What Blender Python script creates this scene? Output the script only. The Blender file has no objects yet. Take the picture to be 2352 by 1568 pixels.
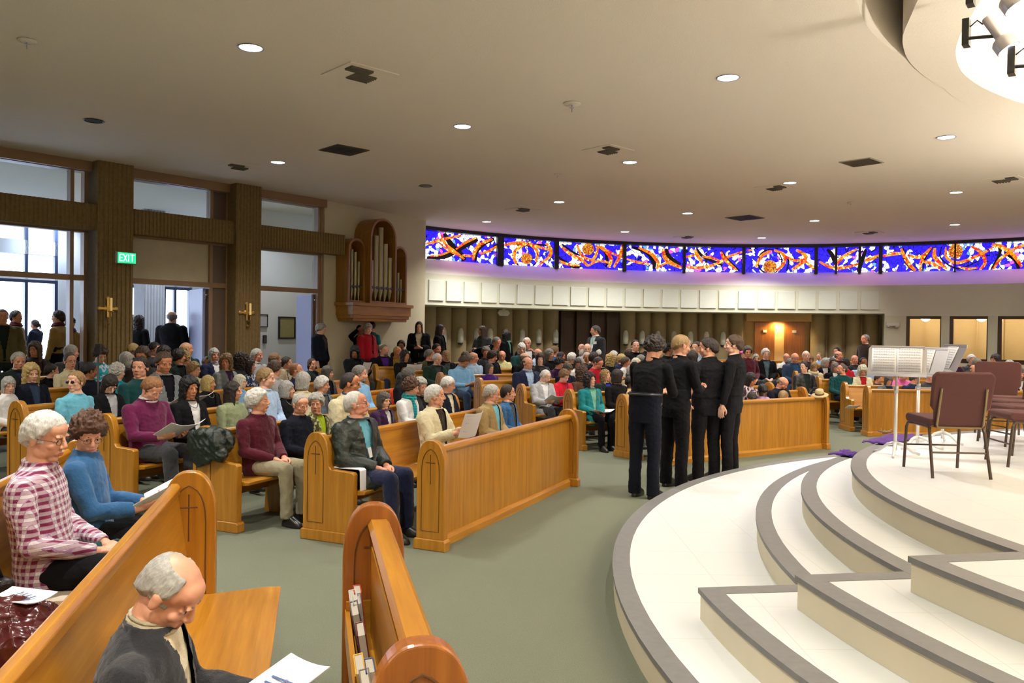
import bpy, bmesh, math, random
import numpy as np
from mathutils import Vector, Matrix, noise
PI = math.pi
SC = bpy.context.scene
COL = SC.collection
random.seed(7)

# ---------------------------------------------------------------- camera
F_PX = 1880.0; EYE = 1.85; HOR = 763.0; SL = 0.013
cam_d = bpy.data.cameras.new('camera'); cam_d.sensor_width = 36.0; cam_d.lens = 36.0 * F_PX / 2352.0
cam_d.clip_start = 0.05; cam_d.clip_end = 200
cam = bpy.data.objects.new('camera', cam_d); COL.objects.link(cam)
_pitch = math.atan((784 - HOR) / F_PX)
cam.matrix_world = Matrix.Translation((0, 0, EYE)) @ Matrix.Rotation(PI / 2 - _pitch, 4, 'X') @ Matrix.Rotation(math.atan(SL), 4, 'Z')
SC.camera = cam

# ---------------------------------------------------------------- world, exposure
w = bpy.data.worlds.new('sky'); SC.world = w; w.use_nodes = True
bg = w.node_tree.nodes['Background']; bg.inputs[0].default_value = (0.62, 0.74, 1.0, 1); bg.inputs[1].default_value = 9.0
SC.view_settings.view_transform = 'Standard'; SC.view_settings.look = 'None'
SC.view_settings.exposure = 0.15; SC.view_settings.gamma = 1.0; SC.view_settings.use_curve_mapping = False

CX, CY = 8.0, 5.08           # stage centre
GX, GY = 6.2, 12.4           # centre of the curved rear wall
CEIL = 4.6
def light(name, kind, loc, power, color=(1, 1, 1), **k):
    d = bpy.data.lights.new(name, kind); d.energy = power; d.color = color
    for a, b in k.items():
        if a != 'aim': setattr(d, a, b)
    o = bpy.data.objects.new(name, d); COL.objects.link(o); o.location = loc
    if 'aim' in k:
        o.rotation_euler = (Vector(k['aim']) - Vector(loc)).to_track_quat('-Z', 'Y').to_euler()
    return o
WARM = (1.0, 0.86, 0.66); COOLW = (1.0, 0.95, 0.88)
# the ceiling's round downlights: (x, y) seen in the photo, then the same grid carried on outside the frame
DL = [(-2.59, 8.03), (2.27, 8.77), (-.7, 10.99), (-3.89, 13.5), (1.85, 13.14), (5.91, 11.24), (4.95, 14.72), (.95, 17.21),
      (3.94, 18.58), (7.16, 19.51), (8.34, 15.47), (10.69, 19.87), (-.67, 20.42), (3.0, 22.06), (6.98, 23.04)]
DL_OUT = [(-1.6, 4.2), (-.4, .6), (-4.6, 5.4), (-5.6, 1.6), (-7.5, 8.0), (13.5, 12.5), (12.5, 17.0), (16, 9), (15, 3), (3, -2), (9, -3.5)]
for i, (x, y) in enumerate(DL + DL_OUT):
    light('downlight_lamp', 'SPOT', (x, y, CEIL - .04), 430 if i < 15 else 520, COOLW, spot_size=math.radians(125), spot_blend=.9, shadow_soft_size=.1)
# theatre spots in the round recess over the stage
for k in range(8):
    a = 2 * PI * k / 8 + .2
    light('stage_spot_lamp', 'SPOT', (CX + 3.6 * math.cos(a), CY + 3.6 * math.sin(a), 5.7), 3000, (1.0, .98, .97), spot_size=math.radians(88),
          spot_blend=.7, shadow_soft_size=.12, aim=(CX + 1.6 * math.cos(a + PI * .9), CY + 1.6 * math.sin(a + PI * .9), .7))
for (ax, ay) in ((3.4, 7.0), (2.2, 5.2), (3.2, 9.6), (2.6, 3.2)):
    light('stage_spot_lamp', 'SPOT', (5.3, 5.9, 5.6), 2300, (1.0, .97, .93), spot_size=math.radians(60), spot_blend=.6, shadow_soft_size=.1, aim=(ax, ay, .5))
# wall washers on the parapet of acoustic tiles
for deg in np.linspace(132, 72, 21):
    a = math.radians(deg)
    light('wall_wash_lamp', 'SPOT', (GX + 9.6 * math.cos(a), GY + 9.6 * math.sin(a), CEIL - .05), 95, COOLW, spot_size=math.radians(50), spot_blend=.8,
          shadow_soft_size=.15, aim=(GX + 12.0 * math.cos(a), GY + 12.0 * math.sin(a), 2.15))

# ---------------------------------------------------------------- materials
MATS = {}
def new_mat(name):
    m = bpy.data.materials.new(name); m.use_nodes = True
    return m, m.node_tree, m.node_tree.nodes['Principled BSDF']
def mix(nt, fac, a, b):
    n = nt.nodes.new('ShaderNodeMix'); n.data_type = 'RGBA'
    for i, v in ((0, fac), (6, a), (7, b)):
        if hasattr(v, 'is_output'): nt.links.new(v, n.inputs[i])
        elif i == 0: n.inputs[0].default_value = v
        else: n.inputs[i].default_value = (*v[:3], 1)
    return n.outputs[2]
def math_n(nt, op, a, b=None):
    n = nt.nodes.new('ShaderNodeMath'); n.operation = op
    for i, v in enumerate((a, b)):
        if v is None: continue
        if hasattr(v, 'is_output'): nt.links.new(v, n.inputs[i])
        else: n.inputs[i].default_value = v
    return n.outputs[0]
def coords(nt, scale=(1, 1, 1), rot=(0, 0, 0), gen=False):
    t = nt.nodes.new('ShaderNodeTexCoord'); mp = nt.nodes.new('ShaderNodeMapping')
    nt.links.new(t.outputs['Generated' if gen else 'Object'], mp.inputs[0])
    mp.inputs['Scale'].default_value = scale; mp.inputs['Rotation'].default_value = rot
    return mp.outputs[0]
def noise_n(nt, vec, scale, detail=3, rough=.5):
    n = nt.nodes.new('ShaderNodeTexNoise'); nt.links.new(vec, n.inputs['Vector'])
    n.inputs['Scale'].default_value = scale; n.inputs['Detail'].default_value = detail; n.inputs['Roughness'].default_value = rough
    return n.outputs[0]
def ramp(nt, fac, stops):
    n = nt.nodes.new('ShaderNodeValToRGB'); nt.links.new(fac, n.inputs[0]); e = n.color_ramp.elements
    while len(e) < len(stops): e.new(.5)
    for k, (p, c) in enumerate(stops): e[k].position = p; e[k].color = (*c[:3], 1)
    return n.outputs[0]
def bump(nt, bs, h, s, d=.01):
    b = nt.nodes.new('ShaderNodeBump'); nt.links.new(h, b.inputs['Height']); b.inputs['Strength'].default_value = s; b.inputs['Distance'].default_value = d
    nt.links.new(b.outputs[0], bs.inputs['Normal'])
def srgb(r, g, b):
    f = lambda c: (c / 255 / 12.92) if c / 255 <= .04045 else ((c / 255 + .055) / 1.055) ** 2.4
    return (f(r), f(g), f(b))
def plain(name, c, rough=.6, metal=0, var=.12, bsc=60, bst=.15, emit=None, es=1, scale=6, spec=None, alpha=None, trans=None):
    if name in MATS: return MATS[name]
    m, nt, bs = new_mat(name)
    v = coords(nt)
    n = noise_n(nt, v, scale, 3)
    d = tuple(x * (1 - var) for x in c); l = tuple(min(1, x * (1 + var)) for x in c)
    nt.links.new(mix(nt, n, d, l), bs.inputs['Base Color'])
    bs.inputs['Roughness'].default_value = rough; bs.inputs['Metallic'].default_value = metal
    if spec is not None: bs.inputs['Specular IOR Level'].default_value = spec
    if bst: bump(nt, bs, noise_n(nt, v, bsc, 2), bst, .004)
    if emit: bs.inputs['Emission Color'].default_value = (*emit, 1); bs.inputs['Emission Strength'].default_value = es
    if trans: bs.inputs['Transmission Weight'].default_value = trans
    if alpha: bs.inputs['Alpha'].default_value = alpha
    MATS[name] = m; return m
def wood(name, dark, lite, axis=0, rough=.32, sc=1.0):
    if name in MATS: return MATS[name]
    m, nt, bs = new_mat(name)
    s = [14 * sc, 14 * sc, 14 * sc]; s[axis] = .9 * sc
    v = coords(nt, tuple(s)); n = noise_n(nt, v, 1.6, 5, .62)
    s2 = [90 * sc] * 3; s2[axis] = 3 * sc
    n2 = noise_n(nt, coords(nt, tuple(s2)), 1.0, 2)
    c = ramp(nt, n, [(.3, dark), (.52, tuple((a + b) / 2 for a, b in zip(dark, lite))), (.7, lite)])
    c2 = mix(nt, math_n(nt, 'MULTIPLY', n2, .35), c, tuple(x * .55 for x in dark))
    nt.links.new(c2, bs.inputs['Base Color']); bs.inputs['Roughness'].default_value = rough
    bs.inputs['Coat Weight'].default_value = .25; bs.inputs['Coat Roughness'].default_value = .2
    bump(nt, bs, n2, .12, .002)
    MATS[name] = m; return m

OAK = wood('oak_lengthwise', (.36, .145, .010), (.58, .27, .024), 0)
OAKV = wood('oak_upright', (.34, .135, .009), (.55, .255, .022), 2)
OAKD = wood('oak_reddish', (.24, .07, .009), (.42, .145, .02), 2)
OAKG = plain('oak_groove', (.12, .045, .008), .5)
CARPET, nt, bs = new_mat('carpet')
v = coords(nt); n1 = noise_n(nt, v, 160, 2); n2 = noise_n(nt, v, 1.2, 3)
nt.links.new(mix(nt, n2, mix(nt, n1, (.075, .088, .058), (.195, .215, .148)), mix(nt, n1, (.09, .10, .066), (.21, .225, .16))), bs.inputs['Base Color'])
bs.inputs['Roughness'].default_value = .95; bump(nt, bs, n1, .7, .008)
CEILM, nt, bs = new_mat('ceiling_plaster')
v = coords(nt); n1 = noise_n(nt, v, 70, 3, .7)
nt.links.new(mix(nt, n1, (.74, .665, .555), (.88, .81, .70)), bs.inputs['Base Color']); bs.inputs['Roughness'].default_value = .9
bump(nt, bs, n1, .5, .01)
WALLM = plain('wall_paint', (.66, .65, .50), .85, var=.04, bsc=90, bst=.3)
WALLW = plain('parapet_paint', (.72, .72, .58), .8, var=.03, bsc=90, bst=.25)
ORGW = plain('organ_wall_paint', (.60, .55, .38), .85, var=.05, bsc=90, bst=.3)
FLUTE = plain('fluted_plaster', (.38, .30, .17), .9, var=.1, bsc=90, bst=.5)
LOBBYW = plain('lobby_paint', (.62, .66, .74), .85, var=.03)
# ribbed brown block of the pilasters and lintel band
RIB, nt, bs = new_mat('ribbed_block')
v = coords(nt); n = noise_n(nt, v, 120, 2); n2 = noise_n(nt, coords(nt, (3, 3, 3)), 6, 3)
nt.links.new(mix(nt, math_n(nt, 'ADD', math_n(nt, 'MULTIPLY', n, .6), math_n(nt, 'MULTIPLY', n2, .4)), (.08, .05, .016), (.34, .235, .085)), bs.inputs['Base Color'])
bs.inputs['Roughness'].default_value = .9; bump(nt, bs, n, .8, .01)
BRZ = plain('bronze_frame', (.11, .075, .05), .45, var=.1)
BRZL = plain('brown_frame', (.26, .15, .07), .45, var=.1)
DARK = plain('black_metal', (.012, .012, .013), .4)
GLASS, nt, bs = new_mat('window_glass')
bs.inputs['Base Color'].default_value = (.9, .95, 1, 1); bs.inputs['Roughness'].default_value = 0.02; bs.inputs['Transmission Weight'].default_value = 1.0; bs.inputs['IOR'].default_value = 1.01
v = coords(nt); bump(nt, bs, noise_n(nt, v, 2), .02, .002)
# stage tiles
TILE, nt, bs = new_mat('stage_tile')
v = coords(nt); br = nt.nodes.new('ShaderNodeTexBrick'); nt.links.new(v, br.inputs[0]); br.inputs['Scale'].default_value = 1.0
br.inputs['Color1'].default_value = (.83, .87, .87, 1); br.inputs['Color2'].default_value = (.82, .86, .86, 1); br.inputs['Mortar'].default_value = (.70, .68, .60, 1)
br.inputs['Mortar Size'].default_value = .0022; br.inputs['Brick Width'].default_value = .6; br.inputs['Row Height'].default_value = .6; br.offset = 0
nt.links.new(mix(nt, math_n(nt, 'MULTIPLY', noise_n(nt, v, 4, 4), .3), br.outputs[0], (.80, .83, .80)), bs.inputs['Base Color'])
bs.inputs['Roughness'].default_value = .38
RISER = plain('stage_riser', (.62, .57, .42), .5, var=.07, scale=3, bst=.05)
NOSE = plain('stage_nosing', (.17, .17, .17), .55, var=.15, scale=20)

# ---------------------------------------------------------------- mesh helpers
class MB:
    def __init__(s): s.v = []; s.f = []; s.m = []
    def add(s, vs, fs, mi=0):
        o = len(s.v); s.v += [tuple(p) for p in vs]; s.f += [tuple(i + o for i in f) for f in fs]; s.m += [mi] * len(fs); return s
    def box(s, x0, x1, y0, y1, z0, z1, mi=0, mat=None):
        vs = [Vector(p) for p in ((x0, y0, z0), (x1, y0, z0), (x1, y1, z0), (x0, y1, z0), (x0, y0, z1), (x1, y0, z1), (x1, y1, z1), (x0, y1, z1))]
        if mat is not None: vs = [mat @ p for p in vs]
        return s.add(vs, [(0, 3, 2, 1), (4, 5, 6, 7), (0, 1, 5, 4), (1, 2, 6, 5), (2, 3, 7, 6), (3, 0, 4, 7)], mi)
    def prism(s, poly, x0, x1, plane='yz', mi=0, mat=None):
        n = len(poly); f = {'yz': lambda a, b, t: (t, a, b), 'xz': lambda a, b, t: (a, t, b), 'xy': lambda a, b, t: (a, b, t)}[plane]
        vs = [Vector(f(a, b, x0)) for a, b in poly] + [Vector(f(a, b, x1)) for a, b in poly]
        if mat is not None: vs = [mat @ p for p in vs]
        fs = [tuple(range(n - 1, -1, -1)), tuple(range(n, 2 * n))] + [(i, (i + 1) % n, n + (i + 1) % n, n + i) for i in range(n)]
        return s.add(vs, fs, mi)
    def tube(s, pts, r, n=8, mi=0, cap=True, closed=False):
        pts = [Vector(p) for p in pts]; m = len(pts); rs = r if isinstance(r, (list, tuple)) else [r] * m
        vs = []; up = None
        for i, p in enumerate(pts):
            a = pts[(i - 1) % m] if (closed or i) else p; b = pts[(i + 1) % m] if (closed or i < m - 1) else p
            t = (b - a).normalized()
            if up is None: up = t.orthogonal().normalized()
            up = (up - t * up.dot(t)).normalized(); sd = t.cross(up)
            for k in range(n):
                q = 2 * PI * k / n; vs.append(p + (up * math.cos(q) + sd * math.sin(q)) * rs[i])
        fs = []
        for i in range(m if closed else m - 1):
            j = (i + 1) % m
            for k in range(n): fs.append((i * n + k, i * n + (k + 1) % n, j * n + (k + 1) % n, j * n + k))
        if cap and not closed: fs += [tuple(range(n - 1, -1, -1)), tuple((m - 1) * n + k for k in range(n))]
        return s.add(vs, fs, mi)
    def lathe(s, prof, n=20, mi=0, mat=None):
        vs = []; 
        for r, z in prof:
            for k in range(n):
                q = 2 * PI * k / n; vs.append(Vector((r * math.cos(q), r * math.sin(q), z)))
        if mat is not None: vs = [mat @ p for p in vs]
        fs = []
        for i in range(len(prof) - 1):
            for k in range(n): fs.append((i * n + k, i * n + (k + 1) % n, (i + 1) * n + (k + 1) % n, (i + 1) * n + k))
        fs += [tuple(range(n - 1, -1, -1)), tuple((len(prof) - 1) * n + k for k in range(n))]
        return s.add(vs, fs, mi)
    def mesh(s, name, mats, smooth=False):
        me = bpy.data.meshes.new(name); me.from_pydata(s.v, [], s.f)
        for m in (mats if isinstance(mats, (list, tuple)) else [mats]): me.materials.append(m)
        me.polygons.foreach_set('material_index', s.m)
        if smooth: me.polygons.foreach_set('use_smooth', [True] * len(s.f))
        me.update(); return me
    def build(s, name, mats, parent=None, smooth=False, bevel=0, autosmooth=None):
        o = bpy.data.objects.new(name, s.mesh(name, mats, smooth)); COL.objects.link(o)
        if parent: o.parent = parent
        if bevel:
            b = o.modifiers.new('b', 'BEVEL'); b.width = bevel; b.segments = 2; b.limit_method = 'ANGLE'; b.angle_limit = math.radians(40)
        if autosmooth: o.data.set_sharp_from_angle(angle=math.radians(autosmooth))
        return o
def empty(name, loc=(0, 0, 0), rz=0):
    o = bpy.data.objects.new(name, None); COL.objects.link(o); o.empty_display_size = .1
    o.location = loc; o.rotation_euler = (0, 0, rz); return o
def tag(o, label, cat, group=None):
    o['label'] = label; o['category'] = cat
    if group: o['group'] = group
    return o
def st(o, label=None):
    o['kind'] = 'structure'
    if label: o['label'] = label
    return o
def link_copy(o, parent=None):
    c = o.copy(); COL.objects.link(c)
    if parent: c.parent = parent
    return c
def copy_tree(o, parent=None):
    c = link_copy(o, parent)
    if parent: c.matrix_parent_inverse = o.matrix_parent_inverse
    for ch in list(o.children): copy_tree(ch, c)
    return c
def floor_z(x, y):
    d = math.hypot(x - CX, y - CY)
    return min(.36, max(0, .055 * (d - 11.4)))
def hor(x): return HOR + SL * (x - 1176)
def at_depth(x, y, Y):      # point of the photo's ray at depth Y
    return Vector(((x - 1176) * Y / F_PX, Y, EYE - (y - hor(x)) * Y / F_PX))
def at_z(x, y, z):
    return at_depth(x, y, F_PX * (EYE - z) / (y - hor(x)))

# unseen fill lamps added to brighten the ceiling, right of and behind the camera
for (x, y, p) in ((7.2, 3.6, 4800), (10.5, 8.5, 4300), (4.5, -3.0, 4000), (14, 3, 2500), (-5, -2.5, 2200)):
    light('ceiling_fill_lamp', 'SPOT', (x, y, 2.4), p, (1.0, .91, .81), spot_size=math.radians(132), spot_blend=1.0, shadow_soft_size=.3, aim=(x - 1, y + 1, 9))
for k in range(5):
    a = 2 * PI * k / 5 + .5; light('recess_fill', 'POINT', (CX + 3.5 * math.cos(a), CY + 3.5 * math.sin(a), 5.6), 30, (1.0, .90, .88), shadow_soft_size=.2)  # fill points added to brighten the inside of the ceiling recess
light('lobby_lamp_and_fill', 'SPOT', (-5.0, 18.0, CEIL - .05), 95, (.95, .97, 1.0), spot_size=math.radians(150), spot_blend=1, shadow_soft_size=.1)  # extra fill, added to brighten the white lobby wall
for (x, y) in ((-9.9, 14.5), (-7.3, 18.3), (-12.5, 12.5), (-11.0, 19.5)):
    light('lobby_lamp_and_fill', 'SPOT', (x, y, CEIL - .05), 420, (.80, .88, 1.0), spot_size=math.radians(150), spot_blend=1, shadow_soft_size=.1)
for k in range(14):      # violet area lamps added to stand in for daylight through the coloured glass
    a = math.radians(128 - k * 6.4)
    light('stained_glass_glow', 'AREA', (GX + 12.42 * math.cos(a), GY + 12.42 * math.sin(a), 4.12), 7, (.30, .12, 1.0) if k % 3 else (.75, .22, .75), shape='RECTANGLE', size=1.3, size_y=.6,
          aim=(GX + 11.7 * math.cos(a), GY + 11.7 * math.sin(a), 3.5))
# ================================================================ STRUCTURE
# floor: flat round the stage, then gently raked towards the walls
b = MB(); rings = [0, 4, 8, 11.4, 12.5, 13.5, 14.5, 15.5, 16.5, 17.5, 17.95, 20, 24, 30]; NA = 96
for r in rings:
    for k in range(NA):
        a = 2 * PI * k / NA; x, y = CX + r * math.cos(a), CY + r * math.sin(a); b.v.append((x, y, floor_z(x, y)))
for i in range(len(rings) - 1):
    for k in range(NA):
        b.f.append((i * NA + k, (i + 1) * NA + k, (i + 1) * NA + (k + 1) % NA, i * NA + (k + 1) % NA)); b.m.append(0)
st(b.build('floor', CARPET, smooth=True), 'grey green carpeted floor rising gently towards the walls')

def polar(table, deg):
    t = sorted(table); n = len(t); deg %= 360
    for i in range(n):
        a0, r0 = t[i]; a1, r1 = t[(i + 1) % n]
        if i == n - 1: a1 += 360
        d = deg if deg >= a0 else deg + 360
        if a0 <= d <= a1:
            q = (d - a0) / (a1 - a0); q = q * q * (3 - 2 * q) if a1 - a0 > 40 else q
            return r0 + (r1 - r0) * q
R1 = [(103.2, 5.75), (116.1, 5.39), (130.2, 5.14), (144.5, 5.14), (154.5, 5.34), (163.2, 5.48), (180, 5.6), (230, 5.6), (300, 5.6), (20, 5.6), (70, 5.8), (90, 5.85)]
R2 = [(103.2, 5.74), (116.1, 5.38), (130.2, 5.13), (144.5, 5.12), (151.2, 5.09), (157.3, 5.02), (161.7, 5.0), (180, 4.95), (230, 5.0), (300, 5.2), (20, 5.3), (70, 5.6), (90, 5.8)]
R3 = [(108, 5.0), (122, 4.88), (135, 4.8), (144, 4.7), (155, 4.55), (180, 4.4), (230, 4.4), (300, 4.4), (20, 4.4), (70, 4.8)]
NC = 180
def ring_pts(tab, z): return [(CX + polar(tab, k * 2) * math.cos(k * PI / 90), CY + polar(tab, k * 2) * math.sin(k * PI / 90), z) for k in range(NC)]
def skin(b, loops, mi=0, flip=False):
    o = len(b.v); n = len(loops[0])
    for l in loops: b.v += [tuple(p) for p in l]
    for i in range(len(loops) - 1):
        for k in range(n):
            f = (o + i * n + k, o + i * n + (k + 1) % n, o + (i + 1) * n + (k + 1) % n, o + (i + 1) * n + k)
            b.f.append(f[::-1] if flip else f); b.m.append(mi)
b = MB()
outer = [(CX + 32 * math.cos(k * PI / 90), CY + 32 * math.sin(k * PI / 90), CEIL) for k in range(NC)]
skin(b, [ring_pts(R1, CEIL + .9), ring_pts(R1, CEIL), outer])
b.add([(CX + 5.9 * math.cos(k * PI / 90), CY + 5.9 * math.sin(k * PI / 90), CEIL + .9) for k in range(NC)], [tuple(range(NC))])
st(b.build('ceiling', CEILM, autosmooth=40), 'wide cream textured ceiling with round recess over stage')
b = MB()
r2 = ring_pts(R2, CEIL - .01); r3 = ring_pts(R3, CEIL - .01)
skin(b, [ring_pts(R2, CEIL + .88), r2, r3, ring_pts(R3, CEIL + 1.9)], flip=True)
b.add([(CX + 5.0 * math.cos(k * PI / 90), CY + 5.0 * math.sin(k * PI / 90), CEIL + 1.9) for k in range(NC)], [tuple(range(NC))])
st(b.build('ceiling', CEILM, autosmooth=40), 'round drum shaped ceiling recess above the stage')

# ---------------------------------------------------------------- left wall with doors to the lobby
LW = Matrix(((.64, -.7684, 0, -7.93), (.7684, .64, 0, 12.67), (0, 0, 1, 0), (0, 0, 0, 1)))
def lw(b, s0, s1, t0, t1, z0, z1, mi=0): return b.box(s0, s1, t0, t1, z0, z1, mi, LW)
def ribs(b, s0, s1, t, z0, z1, pitch=.066, r=.019, mi=0):
    n = max(1, int((s1 - s0) / pitch)); p = (s1 - s0) / n
    for k in range(n):
        c = s0 + p * (k + .5)
        poly = [(c + r * math.cos(q), t - r * math.sin(q)) for q in [PI * j / 5 for j in range(6)]] + [(c - r, t + .02), (c + r, t + .02)]
        b.prism(poly, z0, z1, 'xy', mi, LW)
b = MB(); lw(b, -16, -1.55, 0, .3, -.1, CEIL); lw(b, -16, 6.1, 0, .3, 4.46, CEIL + .05)
st(b.build('wall_left', RIB), 'brown textured wall on the left')
for (s0, s1) in ((-1.85, -1.15), (1.34, 1.93), (3.88, 4.42)):
    b = MB(); lw(b, s0, s1, -.28, .3, 0, CEIL); ribs(b, s0, s1, -.28, 0, CEIL)
    st(b.build('wall_left', RIB), 'ribbed brown pilaster between the lobby doors')
b = MB(); lw(b, -2.2, 6.52, -.2, .3, 3.45, 3.88); ribs(b, -2.2, 6.52, -.2, 3.45, 3.88, .066)
st(b.build('trim_1', RIB), 'ribbed brown lintel band over the lobby doors')
b = MB(); lw(b, -2.2, 6.15, -.06, .3, 4.44, CEIL + .01)
st(b.build('trim_2', BRZL), 'brown top band under the ceiling')
# door bays: bronze frame, glass transoms, doors
bays = ((-1.0, 1.03, 1.30), (2.06, 3.52, 3.9), (4.5, 5.98, 6.1))
for i, (s0, s1, s2) in enumerate(bays):
    b = MB()
    for z0, z1 in ((2.62, 2.71), (3.42, 3.47), (3.86, 3.9), (4.43, 4.48)): lw(b, s0 - .06, s2, .02, .16, z0, z1)
    for s in (s0 - .06, s1, s2 - .05): lw(b, s, s + .06, .02, .16, 0, 4.48)
    if i == 1: lw(b, s1 + .06, s2, .05, .16, 0, 4.46, 1)
    fr = st(b.build('door_%d' % (i + 1), [BRZL, BRZ]), 'brown framed lobby doorway with glass transoms')
    for z0, z1 in ((2.71, 3.42), (3.9, 4.43)):
        b = MB(); lw(b, s0, s1, .08, .095, z0, z1)
        if i == 1 and z0 < 3: o = b.build('window_shade', plain('shade_fabric', (.50, .45, .31), .8), fr); o['label'] = 'beige roller shade'
        else: b.build('pane', GLASS, fr)
# door leaves standing open into the lobby
LEAF = plain('grey_door_paint', (.22, .23, .36), .45, var=.05)
for i, (s, ang) in enumerate(((3.46, 104), (5.93, 106))):
    m = LW @ Matrix.Translation((s, .12, .36)) @ Matrix.Rotation(math.radians(180 - ang), 4, 'Z')
    b = MB(); b.box(0, .92, -.022, .022, 0, 2.24, 0, m)
    d = st(b.build('door_%d' % (i + 4), LEAF, bevel=.004), 'grey door leaf standing open into the lobby')
    b = MB(); b.box(.1, .42, -.07, -.024, 2.05, 2.12, 0, m); b.tube([m @ Vector(p) for p in ((.3, -.07, 2.1), (.02, -.2, 2.12), (-.05, -.02, 2.12))], .008)
    b.build('door_closer', plain('aluminium', (.55, .56, .58), .35, .8), d)
    b = MB(); b.tube([m @ Vector(p) for p in ((.85, -.03, .9), (.85, -.08, .9), (.85, -.08, 1.15), (.85, -.03, 1.15))], .01)
    b.build('door_handle', plain('aluminium', (.55, .56, .58), .35, .8), d)

# organ wall
u2 = Vector((1.81, 3.0)).normalized()
OW = Matrix(((u2.x, -u2.y, 0, -3.99), (u2.y, u2.x, 0, 17.40), (0, 0, 1, 0), (0, 0, 0, 1)))
b = MB(); b.box(-.03, 3.5, 0, .35, -.1, CEIL + .02, 0, OW)
st(b.build('wall_organ', ORGW), 'cream wall carrying the pipe organ')

# lobby beyond the doors
b = MB(); lw(b, 5.6, 9.2, 2.3, 2.4, 0, CEIL)
st(b.build('wall_lobby', plain('lobby_white', (.80, .81, .82), .85, var=.02)), 'white lobby wall seen through the right doorway')
b = MB(); T = 7.0
for z0, z1 in ((2.95, 3.1), (3.55, 3.88), (4.3, CEIL)): lw(b, -16, 12, T, T + .2, z0, z1)
for s0, s1 in ((-16, -8), (-4.2, -3.6), (3.55, 5.3), (5.6, 5.75), (7.0, 7.3), (7.9, 12)): lw(b, s0, s1, T - .05, T + .25, 0, CEIL)
st(b.build('wall_facade', LOBBYW), 'lobby outer wall of window openings')
b = MB()
for s in (-7.9, -7, -6.1, -5.2, -4.3, -3.6, -2.6, -1.6, -.6, .4, 1.4, 2.82, 3.48, 5.3, 5.53, 6.2, 6.5, 6.93, 7.35): lw(b, s, s + .07, T, T + .1, .36, 4.3)
lw(b, -16, 8, T, T + .1, 2.88, 2.96)
st(b.build('window_1', plain('blue_black_frame', (.02, .03, .07), .4)), 'dark framed lobby windows with daylight behind')
b = MB(); lw(b, 4.45, 4.95, 4.5, 5.0, 0, CEIL); ribs(b, 4.45, 4.95, 4.5, 0, CEIL)
st(b.build('wall_column', plain('lobby_ribbed', (.32, .33, .36), .9)), 'ribbed column in the lobby')
b = MB(); lw(b, -16, -15.9, 0, 8, 0, CEIL)
st(b.build('wall_lobby', LOBBYW), 'far end wall of the lobby')
BX0, BX1 = -18.3, 22.0
b = MB(); b.box(-19, BX1, -7.2, -7.0, -.1, CEIL + 2); b.box(BX1, BX1 + .2, -7.2, 24, -.1, CEIL); b.box(-18.4, -18.2, -7, 0.6, -.1, CEIL)
st(b.build('wall_right', WALLM), 'plain walls of the hall outside the picture')

# ---------------------------------------------------------------- curved rear wall
def arc(b, prof, a0, a1, step=1.0, mi=0, close=False):
    n = max(1, int(abs(a1 - a0) / step)); o = len(b.v); m = len(prof)
    for i in range(n + 1):
        a = math.radians(a0 + (a1 - a0) * i / n)
        for r, z in prof: b.v.append((GX + r * math.cos(a), GY + r * math.sin(a), z))
    for i in range(n):
        for k in range(m if close else m - 1):
            j = (k + 1) % m
            b.f.append((o + i * m + k, o + i * m + j, o + (i + 1) * m + j, o + (i + 1) * m + k)); b.m.append(mi)
    if close:
        b.f += [tuple(o + k for k in range(m)), tuple(o + n * m + k for k in range(m - 1, -1, -1))]; b.m += [mi, mi]
    return b
def gang(x, R):
    k = (x - 1176) / F_PX; a = 1 + k * k; q = -2 * (k * GX + GY); c = GX * GX + GY * GY - R * R
    Y = (-q + math.sqrt(q * q - 4 * a * c)) / (2 * a); return math.degrees(math.atan2(Y - GY, k * Y - GX)), Y
b = MB()
arc(b, [(12.5, 3.76), (12.0, 3.34), (12.0, 2.53), (12.35, 2.53), (13.6, 2.53), (13.6, 2.7), (12.7, 3.8)], 68.0, 136, close=True)
arc(b, [(12.5, 3.76), (12.0, 3.34), (12.0, 2.46), (12.25, 2.46), (12.25, 3.4), (12.7, 3.8)], 0, 68.0, close=True)
st(b.build('wall_rear', WALLW, autosmooth=30), 'curved cream parapet below the stained glass')
b = MB(); arc(b, [(12.35, CEIL + .02), (12.35, 4.51), (12.6, 4.49), (12.6, CEIL + .02)], 0, 137, close=True)
st(b.build('trim_3', DARK), 'black band over the stained glass')
b = MB(); arc(b, [(12.0, -.1), (12.0, 1.16), (12.25, 1.16), (12.25, -.1)], 0, 65.6, close=True)
arc(b, [(12.0, -.1), (12.0, 2.47), (12.25, 2.47), (12.25, -.1)], 65.3, 68.0, close=True)
arc(b, [(12.0, 1.1), (12.0, 2.55), (13.7, 2.55), (13.7, 0), (12.0, 0)], 67.9, 68.0, close=True)
wd = [(65.3, 61.1), (60.1, 55.7), (54.6, 50.3), (49.2, 45.0), (43.9, 39.6)]
for (a0, a1), (a2, a3) in zip(wd, wd[1:]): arc(b, [(12.0, 1.1), (12.0, 2.47), (12.25, 2.47), (12.25, 1.1)], a2, a1, close=True)
arc(b, [(12.0, 1.1), (12.0, 2.47), (12.25, 2.47), (12.25, 1.1)], 0, 39.6, close=True)
st(b.build('wall_rear', WALLM, autosmooth=30), 'cream wall around the gold lit windows')
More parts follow.
